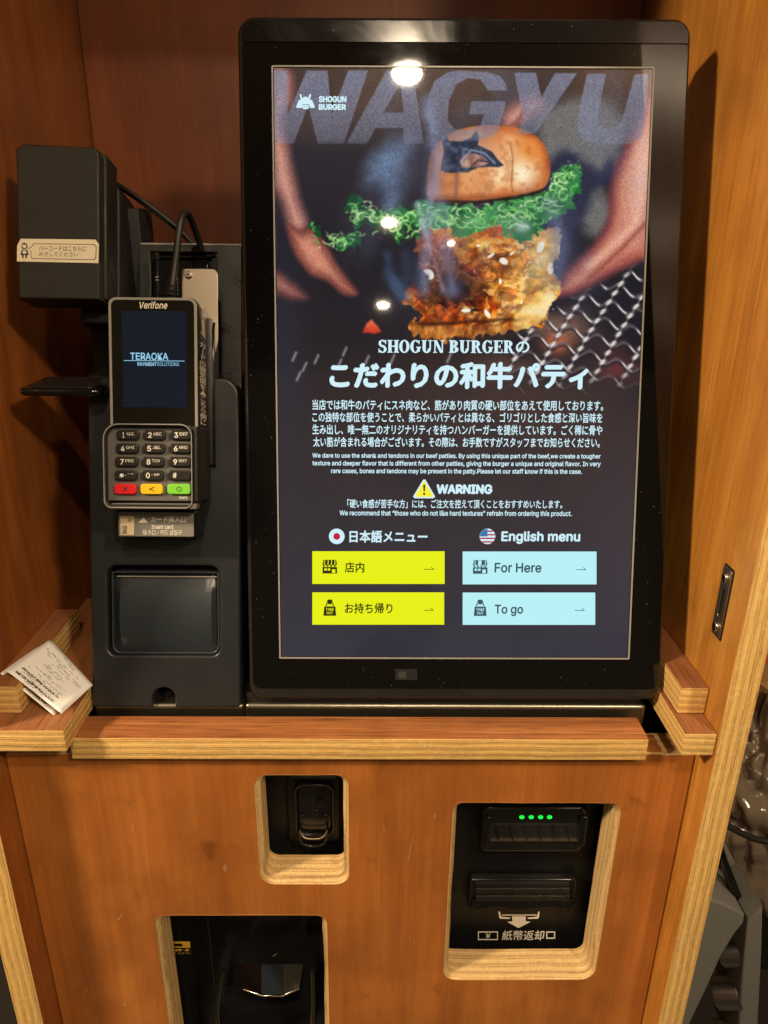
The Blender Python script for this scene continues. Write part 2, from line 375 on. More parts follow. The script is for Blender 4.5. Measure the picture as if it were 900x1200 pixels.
# recessed latch plate on the right wall
def wallR(px, py):
    p = hx(px, py, XR); return (p[1], p[2])
FR = Frame((XR, 0, 0), (0, 1, 0), (0, 0, 1))       # right wall, seen from inside : normal points -x after flip below
FR.N = np.array([-1.0, 0, 0]); FR.R1 = np.array([0, 1.0, 0])
def frR_matrix():
    mm = Matrix.Identity(4)
    mm[0][0] = 0; mm[1][0] = 1; mm[2][0] = 0; mm[0][1] = 0; mm[1][1] = 0; mm[2][1] = 1; mm[0][2] = 1; mm[1][2] = 0; mm[2][2] = 0
    mm[0][3] = XR; mm[1][3] = 0; mm[2][3] = 0; return mm
def bakeR(o, origin=CO): o.data.transform(Matrix.Translation(-Vector(origin)) @ frR_matrix()); return o
ly0, ly1, lz0, lz1 = .4985, .5125, 1.1035, 1.1625
lp = bakeR(plate('latch_plate', [rr(ly0, lz0, ly1, lz1, .002), rr(ly0 + .0045, lz0 + .017, ly1 - .0045, lz1 - .017, .002)], -.0016, -.0002, M['steel'], cab, bev=.0003))
bakeR(sheet('latch_recess_shade', rr(ly0 - .0014, lz0 - .0016, ly1 + .0014, lz1 + .0016, .002), -.00012, M['black_matte'], lp)).parent = lp  # flat black sheet, the recess shade is only its colour
for zz in (lz0 + .008, lz1 - .008):
    s_ = bakeR(plate('screw', [circ((ly0 + ly1) / 2, zz, .0042, 20)], -.0036, -.0016, M['chrome'], lp, bev=.0012))
# scuffs near the front edge of the right wall
random.seed(4)
bm = bmesh.new()
for i in range(34):
    px = random.uniform(838, 862) - 0; py = 745 + random.random() * 105; px = 868 - (py - 745) * .23 - random.random() * 22
    y, z = wallR(px, py); L = random.uniform(.004, .017); a = math.radians(random.gauss(128, 7)); wd = random.uniform(.00012, .00035)
    d = (math.cos(a) * L, math.sin(a) * L); nn = (-math.sin(a) * wd, math.cos(a) * wd)
    if y - abs(d[0]) < YF + .002: continue
    vs = [bm.verts.new((XR - .0003 - CO[0], y + q[0] - CO[1], z + q[1])) for q in ((nn[0], nn[1]), (-nn[0], -nn[1]), (d[0] * .5 - nn[0] * .6, d[1] * .5 - nn[1] * .6), (d[0], d[1]), (d[0] * .5 + nn[0] * .6, d[1] * .5 + nn[1] * .6))]
    bm.faces.new(vs)
frombm('scuff_mark', bm, flat('scuff', (205, 160, 95), .7), cab, smooth=False, kind='stuff')
bm = bmesh.new()                                                      # small scratches on the front panel
for (x, y, L, a, wd) in ((138, 1078, 9, 50, .8), (101, 1162, 5, 70, .5), (478, 1010, 40, 78, .35), (152, 972, 18, -28, .3), (150, 985, 9, -4, .3), (60, 1015, 6, 80, .4), (595, 925, 5, 80, .4), (320, 1120, 6, 30, .3), (450, 975, 5, 60, .3), (755, 1030, 7, 60, .3)):
    p0 = ZW.uv(x, y); p1 = ZW.uv(x + L * math.cos(math.radians(a)), y - L * math.sin(math.radians(a)))
    dx, dz = p1[0] - p0[0], p1[1] - p0[1]; q = math.hypot(dx, dz); nx, nz = -dz / q * wd * .0006, dx / q * wd * .0006
    bm.faces.new([bm.verts.new((c[0] - CO[0], .4997 - CO[1], c[1])) for c in ((p0[0] + nx, p0[1] + nz), (p0[0] - nx, p0[1] - nz), (p1[0] - nx * .4, p1[1] - nz * .4), (p1[0] + nx * .4, p1[1] + nz * .4))])
frombm('scratch', bm, flat('scratch_pale', (215, 160, 100), .7), cab, smooth=False, kind='stuff')

# loose boards
HB = dict(axmat={'x': 3, 'y': 3, 'z': 0}, bev=.0009)
def board(name, x0, x1, y0, y1, z0, z1, top, label, cat, **k):
    return recentre(box(name, x0, x1, y0, y1, z0, z1, boardm(top), None, label=label, cat=cat, **HB, **k))
board('plywood_plank', -.2492, .2285, .4915, .5212, .9916, 1.0127, 'ven_top', 'long narrow plywood plank lying along the front edge under the black kiosk', 'plank')
board('plywood_offcut', .2289, .2458, .4993, .5225, .9903, .9938, 'ven_top', 'tiny reddish wood offcut at the right end of the long plank', 'offcut')
board('plywood_rail', XL + .0008, -.2450, .4770, .700, 1.0110, 1.0313, 'ven_rail', 'wide plywood rail on the left wall carrying the paper receipts', 'rail')
board('plywood_block', XL + .0008, -.2875, .4985, .628, 1.0319, 1.0575, 'ven_rail', 'short reddish plywood block on the left rail with receipts leaning on it', 'block')
board('plywood_rail', .2485, XR - .0008, .4740, .700, 1.0110, 1.0320, 'ven_rail', 'lower plywood rail on the right wall beside the kiosk foot', 'rail')
board('plywood_block', .2518, XR - .0008, .4995, .690, 1.0328, 1.0575, 'ven_rail', 'upper plywood block stacked on the right rail beside the kiosk', 'block')
# room: floor and ceiling
fl = box('floor', -3, 3, -3.2, 3.2, -.02, 0, plastic('floor_dark', (.035, .028, .022), .5), None, bev=0, kind='structure')
rw = box('wall', -3, 3, 3.0, 3.1, 0, 2.6, plastic('wall_dark', (.10, .065, .04), .7), None, bev=0, kind='structure')
ce = box('ceiling', -3, 3, -3.2, 3.2, 2.6, 2.62, plastic('ceiling_brown', (.30, .20, .12), .7), None, bev=0, kind='structure')

# ================================================================== CASH UNIT behind the cutouts
CF = Frame((0, .5470, 0), (1, 0, 0), (0, 0, 1))
cu = empty('cash_unit', M=Matrix.Translation((0, .547, 0)) @ Matrix.Rotation(math.radians(90), 4, 'X'), label='black cash machine behind the cutouts of the lower panel, with green lights', cat='cash machine')
# the empty's local axes equal the frame (u = world x, v = world z, w = towards the viewer)
def CB(x0, y0, x1, y1, w=0.0): return CF.box(x0, y0, x1, y1, w)
plate('body', [[(-.250, .25), (.243, .25), (.243, .994), (-.250, .994)], rr(-.197, .55, -.050, .768, .02)], -.30, 0, M['cash'], cu)
# bill inlet
b = CB(563, 945, 686, 998, .014)
bi = plate('bill_inlet', [rr(*b, .008)], 0, .016, M['cash_gloss'], cu, bev=.004, seg=4)
bz = CB(573, 965, 677, 986, .016); plate('inlet_mouth', [rr(*bz, .003)], .0155, .0167, M['black_matte'], bi, bev=.0003)
bl = CB(575, 984.3, 677, 985.8, .0185); plate('inlet_lip', [rr(*bl, .0003)], .016, .0188, M['steel'], bi)
for i in range(6):
    x = 582 + i * 16.5
    tube('guide_rib', [(*CF.uv(x - 1, 968, .017), .0168), (*CF.uv(x + 1, 974, .019), .0192), (*CF.uv(x + 2.4, 981, .019), .0200), (*CF.uv(x + 2.5, 986, .018), .0182)], .0006, M['black_gloss'], bi)
for x in (611.5, 622.5, 633.5, 644.0):
    u, v = CF.uv(x, 957.5, .0165); plate('indicator_light', [circ(u, v, .0024, 14, .0019)], .0162, .0172, M['led'], bi, bev=.0003)
for xs in ((566, 572), (679, 684)):
    u, v = CF.uv(xs[0], 955, .016); u2, v2 = CF.uv(xs[1], 990, .016)
    plate('inlet_cheek', [rr(u, v2, u2, v, .002)], .0158, .019, M['black_gloss'], bi, bev=.0015)
# bill return
b = CB(549, 1031, 676, 1066, .010); bo = plate('bill_return', [rr(*b, .004)], 0, .010, M['cash_gloss'], cu, bev=.003, seg=3)
for k, (y0, y1, mt) in enumerate(((1034, 1038, 'black_matte'), (1040, 1046, 'black_satin'), (1047.5, 1053, 'black_satin'))):
    b = CB(557, y0, 667, y1, .011); plate('return_shutter', [rr(*b, .0008)], .0098, .0116 + k * .001, M[mt], bo, bev=.0005)
b = [CF.uv(553 + t * 119, 1054 + (0 if abs(t - .5) > .49 else -3.0 * math.exp(-((t - .5) / .2) ** 2)), .012) for t in np.linspace(0, 1, 15)]
b2 = [CF.uv(553 + t * 119, 1063.5 + 1.5 * math.cos(4 * math.pi * (t - .5)), .012) for t in np.linspace(1, 0, 15)]
plate('return_lip', [b[::1] + b2], .0105, .013, M['black_gloss'], bo, bev=.0004)
for x in (553, 671):
    u, v = CF.uv(x, 1060, .011); plate('return_foot', [circ(u, v, .0022, 14, .004)], .0098, .015, M['black_gloss'], bo, bev=.001)
# printed symbols
z_ = .00035
def ring(x0, y0, x1, y1, t=1.1): return [CF.pts([(x0, y0), (x0, y1), (x1, y1), (x1, y0)]), CF.pts([(x0 + t, y0 + t), (x1 - t, y0 + t), (x1 - t, y1 - t), (x0 + t, y1 - t)])]
def ink(name, outs): return plate(name, outs, z_ - .0001, z_, M['ink'], cu)
sy = [ink('p', ring(560, 1091.3, 583.5, 1101.3)), ink('p', ring(640, 1091.3, 650.5, 1099.8, 1.3)),
      ink('p', [CF.pts([(600, 1073.5), (616, 1073.5), (616, 1079.5), (621.5, 1080), (607.5, 1087.3), (594.5, 1080), (600.5, 1079.5)])]),
      ink('p', [CF.pts([(584, 1068), (586, 1068), (587, 1074), (598, 1075), (597, 1076.5), (586.3, 1076.3), (585, 1075)])]),
      ink('p', [CF.pts([(632.5, 1068), (630.5, 1068), (629.3, 1074), (618, 1075), (619, 1076.5), (630, 1076.3), (631.3, 1075)])]),
      ink('p', [CF.pts([(588, 1071.5), (629, 1071.5), (629, 1072.5), (588, 1072.5)])])]
for a_, s_, bx_ in (('¥', 0, (569, 1093.3, 574.8, 1099.2)), ('紙幣返却', 0, (588.5, 1090, 637.5, 1101.5))):
    sy.append(text('p', a_, CB(*bx_), z_, M['ink'], cu, bold=.022))
join('printed_symbols', sy, cu)
# coin slot
u0, v0, u1, v1 = CB(336, 908, 400, 985, .004); co = plate('coin_slot', [rr(u0, v0, u1, v1, .006)], 0, .006, M['cash'], cu, bev=.003)
u0, v0, u1, v1 = CB(345, 919, 392, 980, .012)
plate('slot_dish', [rr(u0, v0, u1, v1, .010), rr(u0 + .0022, v0 + .0022, u1 - .0022, v1 - .0022, .008)], .005, .0125, M['cash_gloss'], co, bev=.001)
plate('slot_face', [rr(u0 + .003, v0 + .003, u1 - .003, v1 - .003, .007)], .005, .0085, M['cash_gloss'], co, bev=.0015)
u, v = CF.uv(366.5, 943, .010); plate('slot_opening', [rr(u - .0011, v - .012, u + .0011, v + .012, .001)], .0084, .0090, flat('slot_shade_black', (0, 0, 0), .9), co)  # black plate, the dark inside the slot is painted on
for (x, y, rx, ry) in ((353, 956, .0038, .002), (381, 956, .0038, .002), (375, 941, .003, .005), (371, 952, .002, .003)):
    u, v = CF.uv(x, y, .010); plate('slot_guide', [circ(u, v, rx, 18, ry)], .0083, .0108, M['black_gloss'], co, bev=.0010, seg=3)
tube('slot_cup', [(*CF.uv(351, 972, .014), .013), (*CF.uv(350.5, 984, .014), .014), (*CF.uv(356, 990, .014), .015), (*CF.uv(367, 990.5, .014), .015), (*CF.uv(378, 990, .014), .015), (*CF.uv(383.5, 984, .014), .014), (*CF.uv(383, 972, .014), .013)], .0012, M['cash_gloss'], co)
tube('slot_rim', [(*CF.uv(351, 975, .016), .014), (*CF.uv(354, 981.5, .016), .016), (*CF.uv(362, 982.5, .016), .017), (*CF.uv(374, 982, .016), .017), (*CF.uv(380, 981, .016), .016), (*CF.uv(383, 975, .016), .014)], .0008, M['steel'], co)
# coin return tray
ct = plate('coin_tray', [rr(-.197, .55, -.050, .768, .02)], -.075, -.070, M['cash_gloss'], cu)
hood = [CF.uv(256, 1130), CF.uv(372, 1131)]
plate('hood', [[(-.170, .768), (-.168, .760), (-.052, .760), (-.050, .768)]], -.001, .003, M['cash_gloss'], ct, bev=.0008)
tube('tray_rim', [(*CF.uv(262, 1133), .004), (*CF.uv(257, 1155), .007), (*CF.uv(255, 1180), .010), (*CF.uv(262, 1205), .012), (*CF.uv(285, 1222), .014), (*CF.uv(315, 1226), .014), (*CF.uv(345, 1222), .014), (*CF.uv(364, 1205), .012), (*CF.uv(370, 1180), .010), (*CF.uv(367, 1133), .004)], .0028, M['cash_gloss'], ct, kind='NURBS')
def FW(x, y, w): return (*CF.uv(x, y, w), w)
def quad(name, P, mat, parent, **k):
    bm = bmesh.new(); bm.faces.new([bm.verts.new(p) for p in P]); r = bmesh.ops.extrude_face_region(bm, geom=bm.faces[:])
    bmesh.ops.translate(bm, vec=(0, 0, -.0012), verts=[g for g in r['geom'] if isinstance(g, bmesh.types.BMVert)])
    bmesh.ops.recalc_face_normals(bm, faces=bm.faces[:]); return frombm(name, bm, mat, parent, smooth=False, **k)
quad('tray_flap', [FW(284, 1131, -.05), FW(306, 1131, -.05), FW(306, 1165, -.02), FW(284, 1158, -.02)], plastic('flap_reflection_brown', (.014, .008, .006), .3), ct)  # strips of one angled plate, reflected tones put into their colours
quad('tray_flap', [FW(306.5, 1131, -.05), FW(331, 1131, -.05), FW(331, 1166, -.02), FW(306.5, 1165.5, -.02)], plastic('flap_reflection_blue', (.032, .045, .052), .25), ct)
quad('tray_flap', [FW(331.5, 1131, -.05), FW(355, 1131, -.05), FW(351, 1157, -.02), FW(331.5, 1166, -.02)], plastic('flap_reflection_grey', (.085, .08, .066), .25), ct)
tube('flap_edge', [FW(285, 1159, -.018), FW(306, 1166.5, -.018), FW(331, 1167, -.018), FW(351, 1158, -.018)], .0011, M['chrome'], ct, kind='POLY')
# seam and small sticker on the left
box('door_seam', *[CF.uv(246, 1100)[0] + q for q in (-.0006, .0006)], .55, .9, .0002, .0008, M['black_matte'], cu, bev=0)
u0, v0, u1, v1 = CB(202, 1102, 224, 1119); st = plate('sticker', [rr(u0 - .01, v0, u1, v1, .001)], .0001, .0004, M['black_gloss'], cu)
b2 = CB(202, 1103, 223, 1110); plate('sticker_band', [rr(b2[0] - .01, b2[1], b2[2], b2[3], .0003)], .0004, .0006, M['yellow_ink'], st)
text('lettering', '■', CB(204, 1105, 214, 1108.5), .0007, M['dark_ink'], st, bold=.02)
text('lettering', '■■へ■', CB(205, 1111.5, 221, 1114), .00055, M['yellow_ink'], st); text('lettering', 'ください', CB(205, 1115, 221, 1117.6), .00055, M['yellow_ink'], st)
#@@KIOSK
# ================================================================== KIOSK
def lean(a, yaw=0.0):
    a = math.radians(a); return (0, math.sin(a), math.cos(a))
KF = Frame((-.0787, .5370, 1.0626), (.99993, -.0086, .0072), (-.0049, .2485, .9686))
DW, DH = .296, .4736
kiosk = empty('self_order_kiosk', M=KF.matrix(), label='large black self order touchscreen kiosk showing a burger advert and menu buttons', cat='kiosk')
def KB(*a, w=.001): return KF.box(*a, w)
HU0, HU1, HV0, HV1 = -.0284, .3262, -.0390, .5125
plate('housing', [rr(HU0, HV0, HU1, HV1, .012, rad=(.013, .013, .014, .014))], -.040, -.0005, M['black_satin'], kiosk, bev=.004, seg=4)
plate('front_glass', [rr(HU0 + .0036, HV0 + .0105, HU1 - .0026, HV1 - .0200, .007, rad=(.007, .007, .003, .003))], -.001, .0004, M['glass'], kiosk, bev=.0003)
plate('top_bezel', [rr(HU0 + .0036, HV1 - .0196, HU1 - .0026, HV1 - .0035, .006, rad=(.001, .001, .011, .011))], -.001, .0003, M['black_gloss'], kiosk, bev=.0003)
plate('display_border', [rr(-.0018, -.0018, DW + .0018, DH + .0018, .0012), rr(-.0006, -.0006, DW + .0006, DH + .0006, .0006)], .0003, .0011, plastic('border_grey', (.30, .29, .26), .4), kiosk)
u0, v0, u1, v1 = KB(463, 784, 489, 797); sw = plate('sensor_window', [rr(u0, v0, u1, v1, .001)], .0003, .0009, plastic('sensor_glass', (.022, .021, .021), .1), kiosk)
a0, b0, a1, b1 = KB(467, 787, 476, 795); plate('sensor_eye', [rr(a0, b0, a1, b1, .0006)], .0009, .0011, plastic('eye_grey', (.05, .05, .045), .2), sw)

# ---- the picture on the display: painted from numbers, a flat print
RES = (640, 1024)
def paint():
    nx, ny = RES
    uu = (np.arange(nx) + .5) / nx * DW; vv = (np.arange(ny) + .5) / ny * DH
    U, V_ = np.meshgrid(uu, vv)
    P = KF.O + U[..., None] * KF.R1 + V_[..., None] * KF.R2 - CAM
    c = P @ MW
    X = (c[..., 0] / c[..., 2] * FPX + 450).astype(np.float32); Y = (c[..., 1] / c[..., 2] * FPX + 600).astype(np.float32)
    rng = np.random.RandomState(3)
    def vn(x, y, seed):
        g = np.random.RandomState(seed).rand(256, 256).astype(np.float32)
        xi = np.floor(x).astype(int); yi = np.floor(y).astype(int); fx = x - xi; fy = y - yi
        fx = fx * fx * (3 - 2 * fx); fy = fy * fy * (3 - 2 * fy)
        a = g[yi % 256, xi % 256]; b = g[yi % 256, (xi + 1) % 256]; c_ = g[(yi + 1) % 256, xi % 256]; d = g[(yi + 1) % 256, (xi + 1) % 256]
        return (a * (1 - fx) + b * fx) * (1 - fy) + (c_ * (1 - fx) + d * fx) * fy
    def fbm(sx, sy=None, seed=0, oct=4, wx=0, wy=0):
        sy = sy or sx; t = 0; amp = 1; tot = 0
        for o in range(oct):
            t = t + amp * vn((X + wx) / sx * 2 ** o + 17 * o + 40, (Y + wy) / sy * 2 ** o + 31 * o + 40, seed + o); tot += amp; amp *= .5
        return t / tot
    def sst(a, b, x): t = np.clip((x - a) / (b - a), 0, 1); return t * t * (3 - 2 * t)
    def sdp(pts, x=None, y=None):
        x = X if x is None else x; y = Y if y is None else y
        d = np.full(X.shape, 1e9, np.float32); ins = np.zeros(X.shape, bool); n = len(pts)
        for i in range(n):
            ax, ay = pts[i]; bx, by = pts[(i + 1) % n]; ex, ey = bx - ax, by - ay
            t = np.clip(((x - ax) * ex + (y - ay) * ey) / (ex * ex + ey * ey + 1e-9), 0, 1)
            d = np.minimum(d, (x - ax - t * ex) ** 2 + (y - ay - t * ey) ** 2)
            if ay != by:
                cnd = ((ay > y) != (by > y)) & (x < (bx - ax) * (y - ay) / (by - ay) + ax); ins ^= cnd
        d = np.sqrt(d); return np.where(ins, -d, d)
    def spline(pts, n=6):
        out = []; L = len(pts)
        for i in range(L):
            p0, p1, p2, p3 = (np.array(pts[(i + k) % L], float) for k in (-1, 0, 1, 2))
            for t in np.linspace(0, 1, n, endpoint=False):
                out.append(tuple(.5 * (2 * p1 + (p2 - p0) * t + (2 * p0 - 5 * p1 + 4 * p2 - p3) * t * t + (3 * p1 - p0 - 3 * p2 + p3) * t ** 3)))
        return out
    def seg(pts):
        d = np.full(X.shape, 1e9, np.float32)
        for (ax, ay), (bx, by) in zip(pts[:-1], pts[1:]):
            ex, ey = bx - ax, by - ay; t = np.clip(((X - ax) * ex + (Y - ay) * ey) / (ex * ex + ey * ey + 1e-9), 0, 1)
            d = np.minimum(d, (X - ax - t * ex) ** 2 + (Y - ay - t * ey) ** 2)
        return np.sqrt(d)
    I = np.zeros(X.shape + (3,), np.float32)
    def col(*c_): return np.array(c_, np.float32) / 255
    def over(a, c_): nonlocal I; I = I * (1 - a[..., None]) + (c_ if getattr(c_, 'ndim', 1) == 3 else np.asarray(c_, np.float32)) * a[..., None]
    def grad(v, stops):
        o = np.zeros(v.shape + (3,), np.float32)
        for k in range(3): o[..., k] = np.interp(v, [s_[0] for s_ in stops], [s_[1][k] / 255 for s_ in stops])
        return o
    def gauss(cx, cy, rx, ry=None, rot=0):
        ry = ry or rx; a = math.radians(rot); dx = X - cx; dy = Y - cy
        p = (dx * math.cos(a) + dy * math.sin(a)) / rx; q = (-dx * math.sin(a) + dy * math.cos(a)) / ry; return np.exp(-(p * p + q * q))
    wx = (fbm(22, seed=5, oct=3) - .5); wy = (fbm(22, seed=9, oct=3) - .5)
    # ground tone, with brownish room reflections painted in
    I[:] = grad(Y, [(80, (88, 66, 50)), (130, (80, 64, 58)), (180, (44, 40, 46)), (300, (29, 27, 34)), (400, (34, 29, 32)), (500, (48, 40, 41)), (620, (52, 47, 51)), (768, (52, 51, 62))])
    over(.5 * gauss(600, 480, 150, 90), col(84, 60, 52)); over(.6 * gauss(330, 420, 30, 160), col(46, 46, 62)); over(.35 * gauss(740, 650, 60, 140), col(76, 64, 74))
    over(.30 * sst(.45, .7, fbm(90, seed=21, oct=3)), col(30, 30, 42))
    # grey grainy ground upper right
    g = sst(10, -14, sdp(spline([(628, 150), (650, 122), (700, 112), (730, 140), (724, 190), (700, 215), (720, 250), (700, 282), (672, 262), (650, 222), (636, 190)])) + 16 * wx)
    over(g * .85, col(120, 118, 116)); over(.9 * sst(8, -8, sdp(spline([(646, 190), (668, 178), (690, 190), (704, 200), (716, 182), (724, 212), (700, 224), (684, 260), (668, 300), (648, 330), (640, 250)])) + 14 * wy), col(34, 36, 60))
    # arms and hands
    def limb(pts, c0, c1, blur, hl=None):
        d = sdp(spline(pts)) + 3 * wx; a = sst(blur, -blur, d); sh = sst(0, -16, d)
        over(a, np.asarray(c0) * (1 - sh[..., None]) + np.asarray(c1) * sh[..., None])
    limb([(316, 84), (342, 84), (345, 120), (335, 140), (344, 190), (352, 232), (362, 262), (350, 276), (338, 268), (328, 236), (316, 200)], col(120, 78, 76), col(204, 146, 128), 6)
    limb([(336, 262), (352, 270), (366, 268), (384, 290), (404, 322), (420, 344), (404, 346), (384, 330), (362, 320), (344, 296)], col(120, 64, 56), col(206, 134, 110), 4)
    limb([(318, 316), (332, 322), (350, 338), (360, 350), (340, 350), (318, 338)], col(110, 66, 62), col(176, 118, 108), 6)
    limb([(768, 96), (748, 140), (730, 176), (716, 214), (712, 256), (694, 286), (664, 318), (652, 336), (652, 348), (670, 346), (694, 336), (726, 318), (750, 306), (768, 300)], col(122, 56, 58), col(196, 124, 102), 6)
    over(.75 * gauss(752, 200, 14, 70, 8), col(236, 196, 178)); over(.55 * gauss(744, 300, 36, 8, -22), col(180, 86, 74))
    over(.6 * np.exp(-(seg([(752, 232), (744, 262), (716, 290), (690, 312)]) / 5) ** 2), col(238, 186, 160)); over(.5 * np.exp(-(seg([(756, 262), (724, 296), (690, 326)]) / 3) ** 2), col(120, 48, 46))
    limb([(588, 132), (606, 118), (628, 112), (640, 124), (622, 140), (600, 156), (588, 150)], col(150, 92, 84), col(210, 150, 132), 8)
    over(.5 * np.exp(-(seg([(596, 150), (606, 142), (616, 128)]) / 3) ** 2), col(110, 50, 44))
    # grill mesh, lower right and faint lower left
    gm = sst(6, -6, sdp([(596, 398), (640, 374), (668, 352), (700, 338), (770, 300), (770, 470), (590, 480)])); fade = gm * sst(468, 425, Y)
    over(fade * .8, col(26, 26, 36)); over(.35 * fade * sst(400, 440, Y), col(90, 66, 56))
    over(.8 * fade * gauss(664, 385, 30, 20), col(140, 100, 78)); over(.85 * gauss(652, 402, 15, 12), col(226, 110, 74)); over(.7 * fade * gauss(722, 435, 22, 16), col(120, 50, 54)); over(.6 * gauss(632, 378, 18, 12), col(150, 120, 100)); over(.5 * fade * gauss(716, 408, 18, 12), col(96, 50, 50))
    over(.35 * gauss(590, 430, 40, 14), col(140, 96, 72))
    for k in range(-4, 9):                                   # cross wires: waves
        ph_ = (X - 20) * .20 + k * 1.7; yy = Y - (306 + k * 22) - (X - 690) * .30 - 4.6 * np.sin(ph_)
        over(np.exp(-((yy - 2.4) / 1.8) ** 2) * fade * .7, col(16, 14, 20)); over(np.exp(-(yy / 2.3) ** 2) * fade * .8, col(104, 92, 96)); over(np.exp(-((yy + .5) / 1.5) ** 2) * fade * sst(.1, .85, np.sin(ph_ + 1.0)), col(236, 228, 222))
    for k in range(-3, 7):                                   # long wires: twisted bright strands
        x0 = 648 + k * 35; ln = seg([(x0 + 74, 286), (x0 + 10, 386), (x0 - 28, 452)]); w_ = np.sin((Y - k * 5) * .58)
        over(np.exp(-((ln) / 3.0) ** 2) * fade * .6, col(18, 14, 20)); over(np.exp(-((ln - .4 * w_) / (2.0 + .6 * w_)) ** 2) * fade * (.45 + .55 * sst(-.7, .3, w_)), col(222, 214, 208))
    for (x, y) in ((371, 421), (357, 430), (350, 441), (404, 412), (430, 422), (460, 421), (398, 426), (526, 420), (345, 418)):
        over(.62 * np.exp(-(seg([(x - 2.0, y + 4.5), (x + 2.0, y - 4.5)]) / 1.6) ** 2), col(176, 178, 186))
    over(.95 * sst(2, -2, sdp([(424, 390), (430, 379), (435, 375), (442, 382), (447, 389), (438, 391)]) + 3 * wx), grad(Y + 5 * wx, [(375, (250, 120, 70)), (390, (206, 52, 34))]))
    # under the bun: patty, sauce, cheese, lower bun
    wob = 10 * (fbm(16, seed=33, oct=3) - .5)
    wob = 16 * (fbm(13, seed=33, oct=3) - .5) + 6 * (fbm(5, seed=36, oct=2) - .5)
    pd_ = sdp(spline([(500, 262), (560, 256), (620, 262), (650, 270), (656, 296), (650, 320), (655, 345), (638, 364), (628, 384), (590, 391), (550, 395), (496, 396), (482, 384), (492, 368), (476, 352), (477, 336), (500, 332), (494, 308), (488, 284)])) + wob; pm = sst(2.0, -2.0, pd_)
    f = fbm(15, seed=41, oct=5) + .5 * (fbm(46, seed=51, oct=2) - .5) + (X - 556) / 330 - .45 * gauss(530, 335, 34, 30) + .04
    stops = [(.12, (26, 12, 14)), (.26, (84, 36, 22)), (.38, (158, 72, 28)), (.50, (212, 122, 46)), (.64, (240, 178, 92)), (.80, (252, 220, 150)), (1, (255, 246, 214))]
    over(pm, grad(f, stops))
    ys = Y[:, nx // 2]; xs_ = X[ny // 2]; w3 = fbm(9, seed=131, oct=3) - .5; w4 = fbm(9, seed=141, oct=3) - .5
    def lump(cx, cy, rx, ry, rot, c_, hi, glint):
        nonlocal I
        R_ = max(rx, ry) * 1.7; jj = np.where(abs(ys - cy) < R_ + 3)[0]; ii = np.where(abs(xs_ - cx) < R_ + 8)[0]
        if len(jj) == 0 or len(ii) == 0: return
        sl = (slice(jj[0], jj[-1] + 1), slice(ii[0], ii[-1] + 1)); x = X[sl]; y = Y[sl]; a = math.radians(rot)
        dx = x - cx + 26 * w3[sl]; dy = y - cy + 26 * w4[sl]; p = (dx * math.cos(a) + dy * math.sin(a)) / rx; q = (-dx * math.sin(a) + dy * math.cos(a)) / ry; r = np.sqrt(p * p + q * q)
        m = pm[sl] * sst(1.15, .55, r) * .75; sh = np.clip(.55 - .35 * (p * .5 - q * .0) - .45 * (dy / ry) - .35 * r ** 3, 0, 1)
        cc = np.asarray(c_) * (.38 + .9 * sh[..., None]); I[sl] = I[sl] * (1 - m[..., None] * .8) + np.clip(cc, 0, 1) * m[..., None] * .8
        e = pm[sl] * np.exp(-((r - 1.05) / .2) ** 2) * .28 * (dy > -1); I[sl] = I[sl] * (1 - e[..., None]) + np.array((.20, .07, .03)) * e[..., None]
        if glint: g_ = pm[sl] * sst(.38, .2, np.sqrt(((dx + rx * .2) / rx) ** 2 * (1.2) + ((dy + ry * .3) / ry) ** 2 * 2.2)) * hi; I[sl] = I[sl] * (1 - g_[..., None]) + np.array((1, .97, .88)) * g_[..., None]
    rl = np.random.RandomState(12)
    for k in range(150):
        cx = rl.uniform(480, 656); cy = rl.uniform(282, 392); side_ = (cx - 480) / 176
        dark = rl.rand() < (.55 if cx < 560 and cy < 350 else .12)
        base_c = (rl.uniform(70, 120), rl.uniform(34, 52), 24) if dark else ((rl.uniform(190, 225), rl.uniform(100, 150), rl.uniform(36, 70)) if rl.rand() > .25 + .4 * side_ else (rl.uniform(236, 252), rl.uniform(186, 214), rl.uniform(104, 150)))
        lump(cx, cy, rl.uniform(5, 15), rl.uniform(4, 10), rl.uniform(-60, 60), col(*base_c), rl.uniform(.5, 1), rl.rand() < .38)
    tex = fbm(6, seed=151, oct=4); I[:] = I * (1 + (pm * (tex - .5) * 1.0)[..., None]); over(pm * .8 * sst(.64, .74, fbm(9, 5, seed=155, oct=3)) * sst(500, 600, X), col(255, 232, 176)); I[:] = np.clip(I, 0, 1)
    g3 = I.mean(-1, keepdims=True); sat = np.clip((g3 + (I - g3) * 1.32) * np.array((1.02, .90, .74), np.float32), 0, 1); I[:] = I * (1 - pm[..., None]) + sat * pm[..., None]
    over(pm * .55 * gauss(528, 318, 34, 30), col(52, 22, 20)); over(pm * .5 * sst(.5, .64, fbm(17, 12, seed=161, oct=3)), col(96, 40, 18)); over(pm * .45 * gauss(628, 318, 26, 34), col(255, 224, 150))
    over(pm * .75 * gauss(575, 268, 52, 12), grad(fbm(8, seed=44), [(.2, (120, 36, 22)), (.6, (186, 76, 44)), (.9, (226, 124, 86))]))
    over(pm * .55 * gauss(505, 296, 24, 26), grad(fbm(8, seed=45), [(.2, (70, 40, 56)), (.6, (150, 96, 108)), (.9, (206, 168, 178))]))
    over(.85 * pm * gauss(534, 340, 20, 13), col(22, 16, 28))
    over(pm * .6 * gauss(640, 296, 16, 30), grad(fbm(10, seed=46), [(.2, (206, 140, 60)), (.5, (246, 210, 130)), (.8, (255, 242, 196))]))
